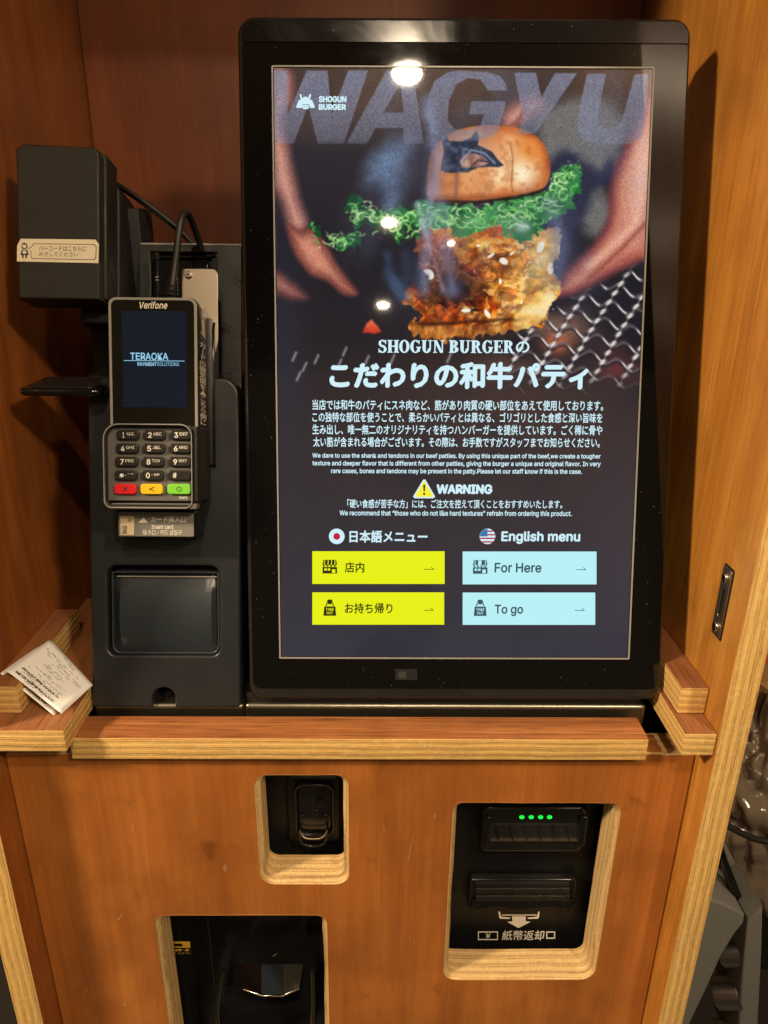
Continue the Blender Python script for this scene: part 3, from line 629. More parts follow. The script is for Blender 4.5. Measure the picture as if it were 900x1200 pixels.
    over(pm * .9 * sst(3, -3, sdp(spline([(602, 378), (618, 354), (636, 342), (650, 346), (644, 366), (628, 382), (604, 392)])) + 4 * wx), grad(fbm(14, seed=47) + (X - 640) / 120, [(.1, (214, 150, 70)), (.4, (248, 214, 130)), (.7, (254, 238, 180))]))
    over(pm * .8 * sst(379, 384, Y) * sst(620, 590, X), grad(fbm(5, 12, seed=48), [(.2, (110, 54, 20)), (.6, (206, 130, 56)), (.9, (244, 196, 120))]))
    over(pm * .75 * np.exp(-((Y - 377 + (X - 540) * .05 + 6 * wx) / 2.6) ** 2) * sst(620, 590, X), col(56, 20, 10))
    for (x, y, rx, ry, ro) in ((590, 306, 8, 6, 30), (633, 290, 4, 7, 20), (571, 368, 4, 9, -30), (546, 364, 7, 3, 0), (502, 322, 8, 6, 40), (600, 297, 2, 6, 50), (611, 354, 2, 5, 10), (575, 300, 7, 2, -35), (560, 288, 3, 1.6, 0), (645, 315, 4, 9, 5), (586, 330, 2, 4, 0)):
        over(pm * .95 * sst(.42, .7, gauss(x, y, rx, ry, ro) + .6 * wx), col(255, 250, 232))
    for k in range(60):
        x, y = rl.uniform(490, 648), rl.uniform(284, 372); j = np.argmin(abs(ys - y)); i = np.argmin(abs(xs_ - x)); w2 = rl.randint(1, 3); h2 = rl.randint(1, 3)
        I[j:j + h2, i:i + w2] = I[j:j + h2, i:i + w2] * .25 + .75 * np.array((1, .96, .86))
    # lettuce
    lp_ = spline([(366, 264), (384, 276), (406, 282), (420, 268), (410, 250), (414, 230), (440, 244), (470, 240), (500, 236), (540, 240), (590, 236), (636, 226), (652, 202), (672, 194), (682, 206), (676, 228), (664, 250), (640, 262), (628, 276), (606, 284), (590, 268), (560, 270), (536, 280), (520, 268), (496, 272), (470, 284), (450, 270), (430, 284), (404, 292), (378, 290)])
    frill = 15 * (fbm(11, seed=71, oct=3) - .5) + 12 * (fbm(5, seed=75, oct=2) - .5)
    d = sdp(lp_) + frill; lm = sst(1.2, -1.2, d)
    side = sst(430, 560, X); val = .10 + .34 * fbm(18, seed=88, oct=3) + .16 * side
    lc = grad(val, [(.12, (12, 34, 22)), (.28, (22, 78, 40)), (.42, (46, 122, 62)), (.56, (90, 168, 92))])
    holes = sst(.54, .60, fbm(15, seed=91, oct=2)) * sst(560, 440, X); lmm = lm * (1 - holes); over(lmm, lc)
    rl = np.random.RandomState(7); band_ = [(370, 276), (392, 286), (414, 272), (420, 246), (450, 256), (480, 262), (520, 256), (560, 258), (600, 254), (636, 242), (656, 224), (672, 206)]
    for k in range(330):
        t_ = rl.rand() ** .8 * (len(band_) - 1.001); i_ = int(t_); fx = t_ - i_; bx0, by0 = band_[i_]; bx1, by1 = band_[i_ + 1]
        cx = bx0 + (bx1 - bx0) * fx + rl.randn() * 6; cy = by0 + (by1 - by0) * fx + rl.randn() * (9 if cx > 440 else 6); R_ = rl.uniform(2.5, 7.5); an = rl.uniform(0, 2 * math.pi); ecc = rl.uniform(.5, 1)
        jj = np.where(abs(ys - cy) < R_ + 4)[0]; ii = np.where(abs(xs_ - cx) < R_ + 10)[0]; sl = (slice(jj[0], jj[-1] + 1), slice(ii[0], ii[-1] + 1))
        dx = X[sl] - cx + 4 * wx[sl]; dy = (Y[sl] - cy + 4 * wy[sl]) / ecc; r = np.hypot(dx, dy); th = np.cos(np.arctan2(dy, dx) - an)
        inside = lmm[sl] * sst(R_, R_ - 2, r) * sst(-.2, .6, th) * .5; I[sl] = I[sl] * (1 - inside[..., None]) + np.array(col(18, 70, 34) if rl.rand() < .5 else col(70, 150, 78)) * inside[..., None]
        wid = .55 + .8 * np.clip(th, 0, 1); e = np.exp(-((r - R_) / wid) ** 2) * sst(.0, .55, th) * np.clip(lm[sl] + .35 * (d[sl] < 5), 0, 1) * (.85 if cx > 430 else .7)
        hc = [(150, 222, 112), (206, 244, 168), (96, 190, 88)][rl.randint(3)]; I[sl] = I[sl] * (1 - e[..., None]) + col(*hc) * e[..., None]
    over(.75 * lm * gauss(612, 266, 9, 7) , col(206, 242, 216)); over(.5 * lm * gauss(560, 262, 16, 8), col(150, 214, 140))
    # top bun
    bd = sdp(spline([(502, 233), (501, 204), (506, 178), (522, 160), (552, 149), (594, 148), (626, 158), (642, 180), (644, 206), (634, 222), (602, 230), (558, 236), (520, 238)])); bm_ = sst(1.5, -1.5, bd)
    t = fbm(26, seed=95, oct=5); bc = grad(np.clip(.16 + .5 * t + .25 * sst(0, -14, bd) + .12 * sst(-10, -34, bd) - .22 * sst(560, 505, X), 0, 1), [(.2, (122, 54, 26)), (.40, (190, 100, 50)), (.62, (222, 142, 82)), (.9, (248, 204, 144))])
    over(bm_, bc); over(bm_ * .9 * gauss(612, 204, 17, 17), col(255, 246, 212)); over(bm_ * .8 * gauss(584, 206, 9, 14, 0), col(252, 226, 178)); over(bm_ * .8 * gauss(622, 176, 17, 13, 30), col(228, 130, 48)); over(bm_ * .35 * sst(.5, .7, fbm(6, seed=171, oct=3)), col(176, 92, 44)); over(bm_ * .6 * gauss(520, 226, 26, 8), col(236, 160, 100))
    over(bm_ * .5 * gauss(566, 232, 60, 4), col(150, 66, 28)); over(bm_ * .45 * gauss(548, 176, 46, 20), col(200, 146, 130))
    over(bm_ * .55 * np.exp(-(seg([(598, 168), (601, 186), (599, 216), (601, 226)]) / 1.3) ** 2), col(150, 84, 50))
    over(bm_ * .5 * np.exp(-(seg([(536, 200), (534, 232)]) / 3) ** 2), col(110, 76, 84))
    over(.85 * np.exp(-(seg([(510, 236), (560, 237), (604, 232), (636, 224)]) / 2.0) ** 2), col(30, 16, 12))
    # seal burnt into the bun
    st = [(521, 156), (526, 166), (540, 166), (552, 162), (558, 154), (561, 160), (560, 170), (576, 178), (590, 194), (584, 196), (560, 197), (548, 203), (522, 202), (516, 200), (520, 180), (519, 166)]
    sm = sst(1.3, -1.3, sdp(st) + 3 * wx); over(sm * .95, grad(fbm(7, seed=98), [(.2, (22, 28, 44)), (.6, (44, 54, 76)), (.9, (110, 124, 150))]))
    over(sm * sst(1.5, -1.5, sdp(spline([(540, 186), (550, 180), (566, 184), (572, 192), (556, 196), (542, 196)]))) * .9, grad(fbm(6, seed=99), [(.3, (150, 100, 84)), (.7, (206, 170, 150))]))
    over(.8 * sm * np.exp(-(seg([(540, 190), (552, 176), (568, 180), (580, 192)]) / 1.2) ** 2), col(140, 156, 184)); over(.7 * sm * np.exp(-(seg([(552, 196), (560, 188), (572, 190)]) / 1.0) ** 2), col(24, 26, 40))
    # smoke
    sx_ = 46 * (fbm(40, seed=101, oct=3) - .5)
    s1 = sdp(spline([(448, 168), (466, 160), (486, 168), (482, 200), (474, 232), (456, 246), (452, 226), (430, 214), (430, 190)])) + sx_ * .5
    over(.72 * sst(12, -20, s1) * (.35 + .85 * fbm(20, seed=104, oct=4)), col(120, 146, 182))
    def wisp(pts, wd, a_, c_=(140, 150, 186)):
        over(a_ * np.exp(-((seg(pts) + 7 * wx) / wd) ** 2) * (.4 + .9 * fbm(14, 34, seed=110, oct=3)), col(*c_))
    wisp([(500, 120), (512, 180), (504, 240), (500, 290), (496, 340)], 9, .6); wisp([(516, 240), (522, 290), (530, 340)], 9, .55); wisp([(454, 300), (456, 324), (474, 348)], 7, .55, (84, 120, 168)); wisp([(476, 300), (480, 350)], 12, .3, (70, 90, 130))
    wisp([(490, 240), (506, 300), (520, 340)], 4, .5, (190, 186, 214)); wisp([(646, 240), (656, 280), (652, 330)], 10, .5, (120, 126, 160)); wisp([(456, 190), (460, 240)], 10, .5, (120, 150, 190))
    over(.25 * sst(.45, .8, fbm(60, 90, seed=120, oct=4)) * sst(420, 300, Y) * sst(380, 440, X), col(110, 116, 146))
    # big pale letters across the top
    def letter(outs, holes=()):
        a = sst(.9, -.9, sdp(outs))
        for h in holes: a = a * (1 - sst(.9, -.9, sdp(h)))
        return a
    K_ = lambda L, ox=320, oy=80, s_=3.913: [(ox + x / s_, oy + y / s_) for x, y in L]
    Lw = letter(K_([(0, 12), (65, 12), (68, 215), (155, 12), (250, 12), (268, 215), (345, 12), (436, 12), (325, 348), (205, 348), (162, 170), (95, 348), (0, 348)]))
    La = letter(K_([(520, 12), (640, 12), (690, 348), (602, 348), (596, 275), (470, 275), (430, 348), (335, 348)]), [K_([(585, 70), (598, 205), (505, 205)])])
    gx = [(212, 103), (205, 70), (180, 38), (120, 18), (0, 12), (-60, 20), (-120, 60), (-150, 130), (-160, 215), (-135, 290), (-80, 330), (0, 340), (90, 330), (170, 300), (207, 153), (48, 153), (38, 212), (105, 212), (92, 262), (40, 284), (-30, 280), (-60, 240), (-55, 150), (-20, 75), (30, 48), (90, 52), (125, 103)]
    Lg = letter(K_(gx, 540)); Ly = letter(K_([(245, 22), (345, 22), (368, 135), (430, 24), (533, 24), (392, 225), (340, 300), (262, 304), (285, 225)], 540))
    Lu = letter(K_([(578, 26), (665, 26), (625, 225), (632, 262), (672, 280), (720, 262), (742, 225), (796, 28), (858, 28), (850, 200), (830, 320), (760, 352), (640, 356), (560, 332), (534, 280), (540, 200)], 540))
    L_ = np.clip(Lw + La + Lg + Ly + Lu, 0, 1) * sst(172, 160, Y)**.3; fadeL = np.clip(1.08 - (Y - 82) / 190, .45, 1)
    over(L_ * .78 * fadeL, col(128, 132, 156))
    # soft veil, print grain
    I = I + ((rng.rand(*X.shape) - .5) * (.20 * sst(.10, .5, I.mean(-1)) * sst(420, 380, Y) * (1 - .7 * np.clip(pm + lm + bm_, 0, 1)) + .014))[..., None]
    I[:] = np.clip(I, 0, 1)
    img = bpy.data.images.new('display_print', nx, ny); out = np.ones((ny, nx, 4), np.float32); out[..., :3] = I
    img.pixels.foreach_set(out.ravel()); img.update(); img.pack(); return img
bm = bmesh.new(); uvl = bm.loops.layers.uv.new('uv')
f = bm.faces.new([bm.verts.new(p) for p in ((0, 0, .0006), (DW, 0, .0006), (DW, DH, .0006), (0, DH, .0006))])
for lo_, q in zip(f.loops, ((0, 0), (1, 0), (1, 1), (0, 1))): lo_[uvl].uv = q
ds = NT('display_picture').set(Base_Color=(.004, .004, .005), Roughness=.025, Emission_Strength=1.0)
ti = ds.n('ShaderNodeTexImage'); ti.image = paint(); ti.interpolation = 'Cubic'; uvn = ds.n('ShaderNodeUVMap'); uvn.uv_map = 'uv'
ds.l(uvn.outputs[0], ti.inputs[0]); ds.l(ti.outputs[0], ds.b.inputs['Emission Color'])
disp = frombm('display', bm, ds.m, kiosk, smooth=False, label='lit portrait display with burger picture, Japanese and English text and four buttons')
zt, zb, zi, zj = .0010, .0008, .0011, .0013
def D(name, body, x0, y0, x1, y1, mat='t_white', bold=.0, z=zt, **k): return text(name, body, KB(x0, y0, x1, y1), z, M[mat], disp, bold=bold, **k)
def dp(name, L, mat, z=zt, holes=()):
    return plate(name, [KF.pts(L, .001)] + [KF.pts(h, .001) for h in holes], z - .0001, z, M[mat], disp)
B = .028
tt = [D('t', 'SHOGUN', 373.5, 112.5, 406, 120, bold=.08), D('t', 'BURGER', 373.5, 121.8, 405.5, 129, bold=.08)]
lg = lambda L: [(320 + x / 3.913, 80 + y / 3.913) for x, y in L]
tt += [dp('t', lg([(122, 117), (128, 118), (133, 131), (128, 138), (150, 129), (166, 138), (162, 131), (168, 118), (175, 118), (172, 134), (168, 145), (178, 144), (192, 178), (186, 182), (170, 181), (166, 165), (134, 165), (132, 181), (112, 182), (105, 178), (118, 146), (128, 145), (124, 134)]), 't_white'),
       dp('t', lg([(134, 168), (165, 168), (166, 176), (160, 187), (138, 187), (133, 176)]), 't_white', holes=[lg([(140, 172), (147, 175), (140, 178)]), lg([(160, 172), (153, 175), (160, 178)])])]
join('shop_logo', tt, disp)
def serif_word(word, x0, y0, x1, y1, par):
    """bold roman capitals with slab serifs, built from strokes"""
    def ell(cx, cy, rx, ry, a0=0, a1=360, n=22): return [(cx + rx * math.cos(math.radians(a0 + (a1 - a0) * i / n)), cy + ry * math.sin(math.radians(a0 + (a1 - a0) * i / n))) for i in range(n + 1)]
    def rc(a, b, c, d): return [(a, b), (c, b), (c, d), (a, d)]
    def ringp(cx, cy, rx, ry, ix, iy, a0, a1): return ell(cx, cy, rx, ry, a0, a1) + ell(cx, cy, ix, iy, a1, a0)
    T_ = .26; s_ = .07
    G = {'H': (.96, [rc(.10, 0, .10 + T_, 1), rc(.62, 0, .62 + T_, 1), rc(.3, .46, .7, .56)] + [rc(a, b, a + .42, b + s_) for a in (.02, .54) for b in (0, 1 - s_)]),
         'O': (.90, [ringp(.44, .5, .42, .52, .17, .43, 0, 360)]),
         'G': (.92, [ringp(.44, .5, .42, .52, .17, .43, 42, 352), rc(.58, .08, .80, .46), rc(.50, .41, .90, .48), rc(.70, .68, .77, 1.0)]),
         'U': (.94, [rc(.10, .3, .10 + T_, 1), rc(.66, .3, .78, 1), ringp(.44, .34, .34, .36, .09, .25, 180, 360), rc(.02, 1 - s_, .44, 1), rc(.56, 1 - s_, .90, 1)]),
         'N': (.96, [rc(.12, 0, .22, 1), rc(.72, 0, .82, 1), [(.06, 1), (.32, 1), (.82, 0), (.60, 0)], rc(.02, 0, .34, s_), rc(.02, 1 - s_, .30, 1), rc(.60, 1 - s_, .94, 1)]),
         'B': (.84, [rc(.10, 0, .10 + T_, 1), ringp(.36, .745, .36, .255, .11, .17, -90, 90), ringp(.36, .27, .42, .27, .14, .18, -90, 90), rc(.02, 0, .40, s_ + .02), rc(.02, .91, .40, 1), rc(.3, .48, .45, .56)]),
         'R': (.92, [rc(.10, 0, .10 + T_, 1), ringp(.36, .73, .38, .27, .12, .18, -90, 90), rc(.3, .45, .45, .54), [(.42, .50), (.60, .50), (.80, .07), (.92, .07), (.92, 0), (.62, 0)], rc(.02, 0, .44, s_), rc(.02, .91, .40, 1)]),
         'E': (.80, [rc(.10, 0, .10 + T_, 1), rc(.02, 0, .74, s_ + .02), rc(.02, .91, .72, 1), rc(.3, .46, .56, .55), rc(.66, 0, .74, .28), rc(.64, .74, .72, 1), rc(.52, .36, .58, .66)]),
         'S': (.74, [ringp(.36, .74, .32, .28, .11, .19, 20, 262), ringp(.36, .27, .34, .29, .12, .20, -160, 88), rc(.58, .68, .66, 1), rc(.04, 0, .11, .34), [(.06, .70), (.16, .50), (.60, .32), (.68, .40), (.52, .56), (.22, .66)]])}
    tot = sum(G[c_][0] if c_ != ' ' else .34 for c_ in word); bx_ = KB(x0, y0, x1, y1); k = (bx_[2] - bx_[0]) / tot; h = bx_[3] - bx_[1]; pos = 0; out = []; n_ = 0
    for c_ in word:
        if c_ == ' ': pos += .34; continue
        for P_ in G[c_][1]:
            n_ += 1; out.append(plate('t', [[(bx_[0] + (pos + a) * k, bx_[1] + b * h) for a, b in P_]], zt - .0001 + (n_ % 9) * 4e-6, zt + (n_ % 9) * 4e-6, M['t_white'], par))
        pos += G[c_][0]
    return out
join('title_lettering', serif_word('SHOGUN BURGER', 443, 398.7, 603, 413.5, disp) + [text('t', 'の', KB(604.5, 400, 620.5, 413.5), zt, M['t_white'], disp, bold=.04)], disp)
D('title_lettering', 'こだわりの和牛パティ', 386, 424, 690, 456, bold=.085)
for s_, bx_ in (('当店では和牛のパティにスネ肉など、筋があり肉質の硬い部位をあえて使用しております。', (366, 468.7, 707, 481.0)), ('この独特な部位を使うことで、柔らかいパティとは異なる、ゴリゴリとした食感と深い旨味を', (366, 483.2, 706, 495.2)),
                ('生み出し、唯一無二のオリジナリティを持つハンバーガーを提供しています。ごく稀に骨や', (366, 497.7, 706, 509.7)), ('太い筋が含まれる場合がございます。その際は、お手数ですがスタッフまでお知らせください。', (367, 512.2, 703, 524.2)),
                ('We dare to use the shank and tendons in our beef patties. By using this unique part of the beef,we create a tougher', (366, 531.3, 704, 538.3)), ('texture and deeper flavor that is different from other patties, giving the burger a unique and original flavor. In very', (366, 540.2, 704, 547.4)),
                ('rare cases, bones and tendons may be present in the patty.Please let our staff know if this is the case.', (388, 549.2, 682, 556.3)), ('「硬い食感が苦手な方」には、ご注文を控えて頂くことをおすすめいたします。', (407, 585.4, 659, 595.8)),
                ('We recommend that “those who do not like hard textures” refrain from ordering this product.', (398, 598.3, 670, 606))):
    D('body_lettering', s_, *bx_, bold=.034)
D('warning_lettering', 'WARNING', 511.5, 567.5, 577, 579, bold=.08)
tt = [dp('t', [(484, 582), (486, 584), (508, 584), (510, 582), (498.5, 562), (496, 562)], 't_white', zb), dp('t', [(486.5, 581), (488, 582.3), (506, 582.3), (507.7, 581), (497.5, 563.8), (496.7, 563.8)], 't_warn', zt),
      dp('t', [(495.8, 568), (498.4, 568), (497.8, 576), (496.4, 576)], 't_dark', zi), dp('t', [(496, 577.5), (498.2, 577.5), (498.2, 580), (496, 580)], 't_dark', zi)]
join('warning_triangle', tt, disp)
def disc(cx, cy, r, mat, z):
    u, v = KF.uv(cx, cy, .001); a, _ = KF.uv(cx + r, cy, .001); return plate('disc', [circ(u, v, a - u, 36)], z - .0001, z, M[mat], disp)
join('japanese_flag', [disc(394.6, 628.6, 9.2, 't_white', zb), disc(394.6, 628.6, 4.0, 't_red', zt)], disp)
fl_ = [disc(571.3, 628.6, 9.2, 't_white', zb)]
for k in range(4):
    y0 = 621.6 + k * 4.2; h = 1.7; hw = math.sqrt(max(9.0 ** 2 - (y0 + h / 2 - 628.6) ** 2, 0)); fl_.append(dp('t', [(571.3 - hw, y0), (571.3 - hw, y0 + h), (571.3 + hw, y0 + h), (571.3 + hw, y0)], 't_red', zt))
fl_.append(dp('t', [(562.2, 628.6), (571.3, 628.6), (571.3, 619.5), (566.5, 620.8), (563.3, 624)], 't_blue', zi))
join('american_flag', fl_, disp)
D('menu_heading', '日本語メニュー', 409.5, 621.5, 501, 636, bold=.05); D('menu_heading', 'English menu', 587.5, 622.5, 680, 637.5, bold=.05)
def shop(x, y, mat):          # little shop front, 17 x 17 px
    P = [[(x + 1, y), (x + 16, y), (x + 17, y + 6), (x, y + 6)], [(x, y + 8.4), (x + 17, y + 8.4), (x + 17, y + 16), (x, y + 16)]]
    hl = [[[(x + 2.2 + i * 4, y + .4), (x + 3.1 + i * 4, y + .4), (x + 2.9 + i * 4, y + 5.8), (x + 1.9 + i * 4, y + 5.8)] for i in range(4)], [[(x + 2, y + 10), (x + 5, y + 10), (x + 5, y + 12.6), (x + 2, y + 12.6)], [(x + 6, y + 10), (x + 9, y + 10), (x + 9, y + 12.6), (x + 6, y + 12.6)], [(x + 11, y + 11), (x + 15, y + 11), (x + 15, y + 15.4), (x + 11, y + 15.4)]]]
    return [dp('t', p, mat, zj, holes=h) for p, h in zip(P, hl)] + [dp('t', [(x + i * 4.25, y + 6.3), (x + i * 4.25 + 3.2, y + 6.3), (x + i * 4.25 + 2.4, y + 8), (x + i * 4.25 + .8, y + 8)], mat, zj) for i in range(4)]
def bag(x, y, mat, bgm):
    o = [dp('t', [(x + 1, y + 8), (x + 14, y + 8), (x + 15, y + 19), (x, y + 19)], mat, zj), dp('t', [(x + 5, y), (x + 10, y), (x + 11, y + 3), (x + 9, y + 5.5), (x + 6, y + 5.5), (x + 4, y + 3)], mat, zj),
         dp('t', [(x + 2.5, y + 7.4), (x + 3.5, y + 4), (x + 4.8, y + 4), (x + 4, y + 7.4)], mat, zj), dp('t', [(x + 12.5, y + 7.4), (x + 11.5, y + 4), (x + 10.2, y + 4), (x + 11, y + 7.4)], mat, zj)]
    o += [D('t', 'TAKE', x + 2.8, y + 9.8, x + 12.2, y + 12.8, bgm, bold=.03, z=.0015), D('t', 'OUT', x + 3.8, y + 14, x + 11.2, y + 17, bgm, bold=.03, z=.0015)]; return o
def arrow(x, y, mat): return [dp('t', [(x, y + 1.6), (x, y + 2.3), (x + 12, y + 2.3), (x + 8.5, y - 1), (x + 8, y - .6), (x + 10.2, y + 1.6)], mat, zj)]
def button(x0, y0, x1, y1, bg, fg, ic, word, tb, nm, lb):
    o = [dp('t', [(x0, y0), (x0, y1), (x1, y1), (x1, y0)], bg, zi)] + arrow(x1 - 24, (y0 + y1) / 2, fg)
    o += shop(x0 + 12, y0 + 10, fg) if ic == 's' else bag(x0 + 13, y0 + 8.3, fg, bg)
    o.append(D('t', word, *tb, fg, bold=.035, z=zj)); return join(nm, o, disp, label=lb)
button(366, 646, 521, 684.3, 't_yellow', 't_olive', 's', '店内', (404, 658.5, 427, 671), 'menu_button', 'yellow Japanese eat-in button')
button(366, 694.2, 520.5, 732, 't_yellow', 't_olive', 'b', 'お持ち帰り', (404, 706.5, 460, 719), 'menu_button', 'yellow Japanese takeaway button')
button(542.2, 646.3, 699, 684.8, 't_cyan', 't_teal', 's', 'For Here', (579.5, 659.5, 634.5, 671), 'menu_button', 'pale blue button reading For Here')
button(542.2, 694.4, 697.5, 732.2, 't_cyan', 't_teal', 'b', 'To go', (579.5, 708.5, 613, 722), 'menu_button', 'pale blue button reading To go')
# foot and neck (world space boxes turned into the kiosk's own space)
KI = KF.matrix().inverted()
def kchild(o, parent=kiosk, Inv=KI): o.data.transform(Inv); o.parent = parent; return o
kchild(box('foot_bar', -.1118, .2392, .530, .80, .9942, 1.0180, M['base'], None, bev=.004, seg=4))
kchild(box('foot_shadow_gap', -.1108, .2350, .5345, .80, 1.0180, 1.0262, M['black_matte'], None, bev=.001))  # dark block standing in for the shade between foot and housing
kchild(box('neck', -.03, .19, .62, .76, 1.018, 1.30, M['black_matte'], None, bev=.004))
#@@UNIT
# ================================================================== PAYMENT UNIT (receipt printer tower)
PF = Frame((-.2409, .5272, 1.0177), (1, 0, 0), lean(17.6)); PI_ = PF.matrix().inverted()
pu = empty('payment_unit', M=PF.matrix(), label='black payment tower with receipt printer flap, left of the big touchscreen', cat='payment tower')
def PB(*a, w=0): return PF.box(*a, w)
u0, v0, u1, v1 = PB(105, 442, 281, 829)
out = rr(u0, v0, u1, v1, .004, rad=(.004, .004, .016, .020))
nu, nv = PF.uv(192, 829); _, nt = PF.uv(192, 806)
i0 = 8; arch = [(nu - .0095, v0)] + [(nu + .0095 * math.cos(math.radians(a)), nt - .0085 + .0085 * math.sin(math.radians(a))) for a in range(180, -1, -15)] + [(nu + .0095, v0)]
out = out[:i0] + arch + out[i0:]
rc = PB(126, 663, 257, 768); hole = rr(*rc, .008, rad=(.007, .007, .008, .008))
plate('body', [out, hole], -.045, 0, M['unit'], pu, bev=.0022, seg=3)
plate('back_shell', [rr(u0 + .004, v0 + .014, u1 - .004, v1 - .004, .012)], -.075, -.028, M['black_matte'], pu)
plate('finger_notch', [circ(nu + .001, nt - .010, .0055, 24)], -.03, -.012, M['black_gloss'], pu, bev=.002)
# printer flap: a bulging glossy cover in the recess, dark paper slot above
bm = bmesh.new(); c0 = PB(131, 675, 256.3, 766); n_ = 14; rows = []
for j in range(n_ + 1):
    t = j / n_; row = []
    for i in range(n_ + 1):
        s_ = i / n_; uu_ = c0[0] + (c0[2] - c0[0]) * s_; vv_ = c0[1] + (c0[3] - c0[1]) * t
        e = min(1, (s_ * (1 - s_)) * 14) ** .5; row.append(bm.verts.new((uu_, vv_, -.0125 + (.0125 * math.sin(math.pi * (t * .80 + .10)) ** .8 * (.30 + .70 * e)))))
    rows.append(row)
for j in range(n_):
    for i in range(n_): bm.faces.new((rows[j][i], rows[j][i + 1], rows[j + 1][i + 1], rows[j + 1][i]))
pf_ = frombm('printer_flap', bm, M['cover'], pu)
plate('flap_frame', [rr(rc[0] + .0028, rc[1] + .0005, rc[2] - .0004, rc[3] - .006, .006, rad=(.007, .007, .001, .001)), rr(rc[0] + .0042, rc[1] + .0022, rc[2] - .0020, rc[3] - .0058, .005, rad=(.006, .006, .0008, .0008))], -.012, -.0022, M['cover'], pf_, bev=.0005)
a = PB(140, 671, 247, 675); plate('paper_slot', [rr(*a, .0006)], -.012, -.0055, flat('paper_slot_shade', (0, 0, 0), .9), pf_)  # black plate painted as the shade of the paper gap
a = PB(135, 676, 253, 677.2); plate('slot_edge', [rr(*a, .0003)], -.006, -.0042, M['trim'], pf_)
# raised hood panel behind the terminal, with an opening
PB2 = Frame(PF.world(0, 0, -.034), PF.R1, PF.R2); Z2 = -.034
a = PB(164, 286, 283, 460, w=Z2); b = PB(176, 295, 255, 372, w=Z2)
plate('rear_panel', [rr(*a, .002), rr(*b, .001)], Z2 - .004, Z2, M['black_satin'], pu, bev=.0004)
a2 = PB(164, 285.4, 283, 287.2, w=Z2); plate('panel_edge', [rr(*a2, .0002)], Z2 - .002, Z2 + .0006, M['trim'], pu)
plate('panel_inside', [rr(b[0] - .01, b[1] - .01, b[2] + .01, b[3] + .01, .001)], Z2 - .05, Z2 - .045, M['black_matte'], pu)
e = PB(179, 303, 244, 362, w=Z2 - .012); ad = plate('power_adapter', [rr(*e, .003)], Z2 - .03, Z2 - .012, M['black_gloss'], pu, bev=.001)
e = PB(186, 295.5, 246, 302, w=Z2 - .008); plate('adapter_bar', [rr(*e, .0008)], Z2 - .02, Z2 - .008, M['black_satin'], pu, bev=.0006)
e = PB(241, 295.8, 251, 300.2, w=Z2 - .006); plate('blue_tag', [rr(*e, .0004)], Z2 - .012, Z2 - .006, M['blue_tag'], pu, bev=.0002)
for yy in (324, 327.5):
    e = PB(182, yy, 186, yy + 1.2, w=Z2 - .0118); plate('adapter_mark', [rr(*e, .0002)], Z2 - .012, Z2 - .0117, M['inkdim'], ad)
# card slot guide with print, on the front
e = PB(136, 598, 229, 630, w=.030); cg = plate('card_guide', [rr(*e, .0014)], -.002, .030, M['black_gloss'], pu, bev=.0010)
e = PB(139, 600.5, 227, 628.5, w=.0304); plate('card_guide_label', [rr(*e, .0010)], .0298, .0304, plastic('label_grey', (.20, .19, .165), .4), cg)
zc = .0307
def P(nm, body, x0, y0, x1, y1, mt='ink', **k): return text(nm, body, PB(x0, y0, x1, y1, w=zc), zc, M[mt], cg, **k)
L_ = [P('t', 'カード挿入口', 177, 604.8, 217.5, 612.6, bold=.022), P('t', 'Insert card', 177.5, 615, 203, 619.9, bold=.025), P('t', '插卡口 / 카드 삽입구', 167, 620.8, 213, 627, bold=.012)]
L_.append(plate('t', [PF.pts([(162, 612.6), (173.5, 612.6), (168, 606.3)], zc)], zc - .0001, zc, M['ink'], cg))
join('lettering', L_, cg)
e = PB(141, 604.5, 157, 627, w=zc); ci = plate('card_picture', [rr(*e, .0006)], .0302, .0308, M['cream'], cg)
e = PB(150, 607.5, 153.8, 611.2, w=zc); join('chip_mark', [plate('t', [rr(*e, .0003)], .0308, .0310, plastic('chip_brass', (.35, .24, .10), .4), ci), plate('t', [circ(*PF.uv(155.2, 609, zc), .0005, 10)], .0308, .0310, M['dark_ink'], ci), text('t', 'CARD', PB(143, 616, 149, 626, w=zc), .0310, M['dark_ink'], ci, bold=.01)], ci)
def pchild(o, parent=pu, Inv=PI_): o.data.transform(Inv); o.parent = parent; return o
pchild(box('foot_bar', -.2419, -.1125, .530, .78, .9942, 1.0176, M['base'], None, bev=.004, seg=4))
# steel bracket that carries the terminal
TF = Frame((-.1714, .5674, 1.2761), (1, 0, 0), lean(17)); TI = TF.matrix().inverted()
def TB(*a, w=0): return TF.box(*a, w)
e = TB(213.5, 315, 255.5, 440, w=-.040)
br = plate('steel_bracket', [[(e[0], e[1]), (e[2] - .006, e[1]), (e[2], e[1] + .03)] + rr(e[0], e[3] - .02, e[2], e[3], .004, rad=(0, 0, .005, .002))[2:]], -.0415, -.040, M['steel'], None, bev=.0003)
br.data.transform(PI_ @ TF.matrix()); br.parent = pu
uS, vS = TF.uv(220.5, 321.5, -.038); sc_ = plate('screw', [circ(uS, vS, .0030, 22)], -.040, -.0378, M['steel'], None, bev=.0008); cr = plate('cross', [[(uS - .0018, vS - .0003), (uS - .0003, vS - .0003), (uS - .0003, vS - .0018), (uS + .0003, vS - .0018), (uS + .0003, vS - .0003), (uS + .0018, vS - .0003), (uS + .0018, vS + .0003), (uS + .0003, vS + .0003), (uS + .0003, vS + .0018), (uS - .0003, vS + .0018), (uS - .0003, vS + .0003), (uS - .0018, vS + .0003)][::1]], -.0379, -.0376, M['dark_ink'], None)
sc_ = join('screw', [sc_, cr]); sc_.data.transform(PI_ @ TF.matrix()); sc_.parent = br
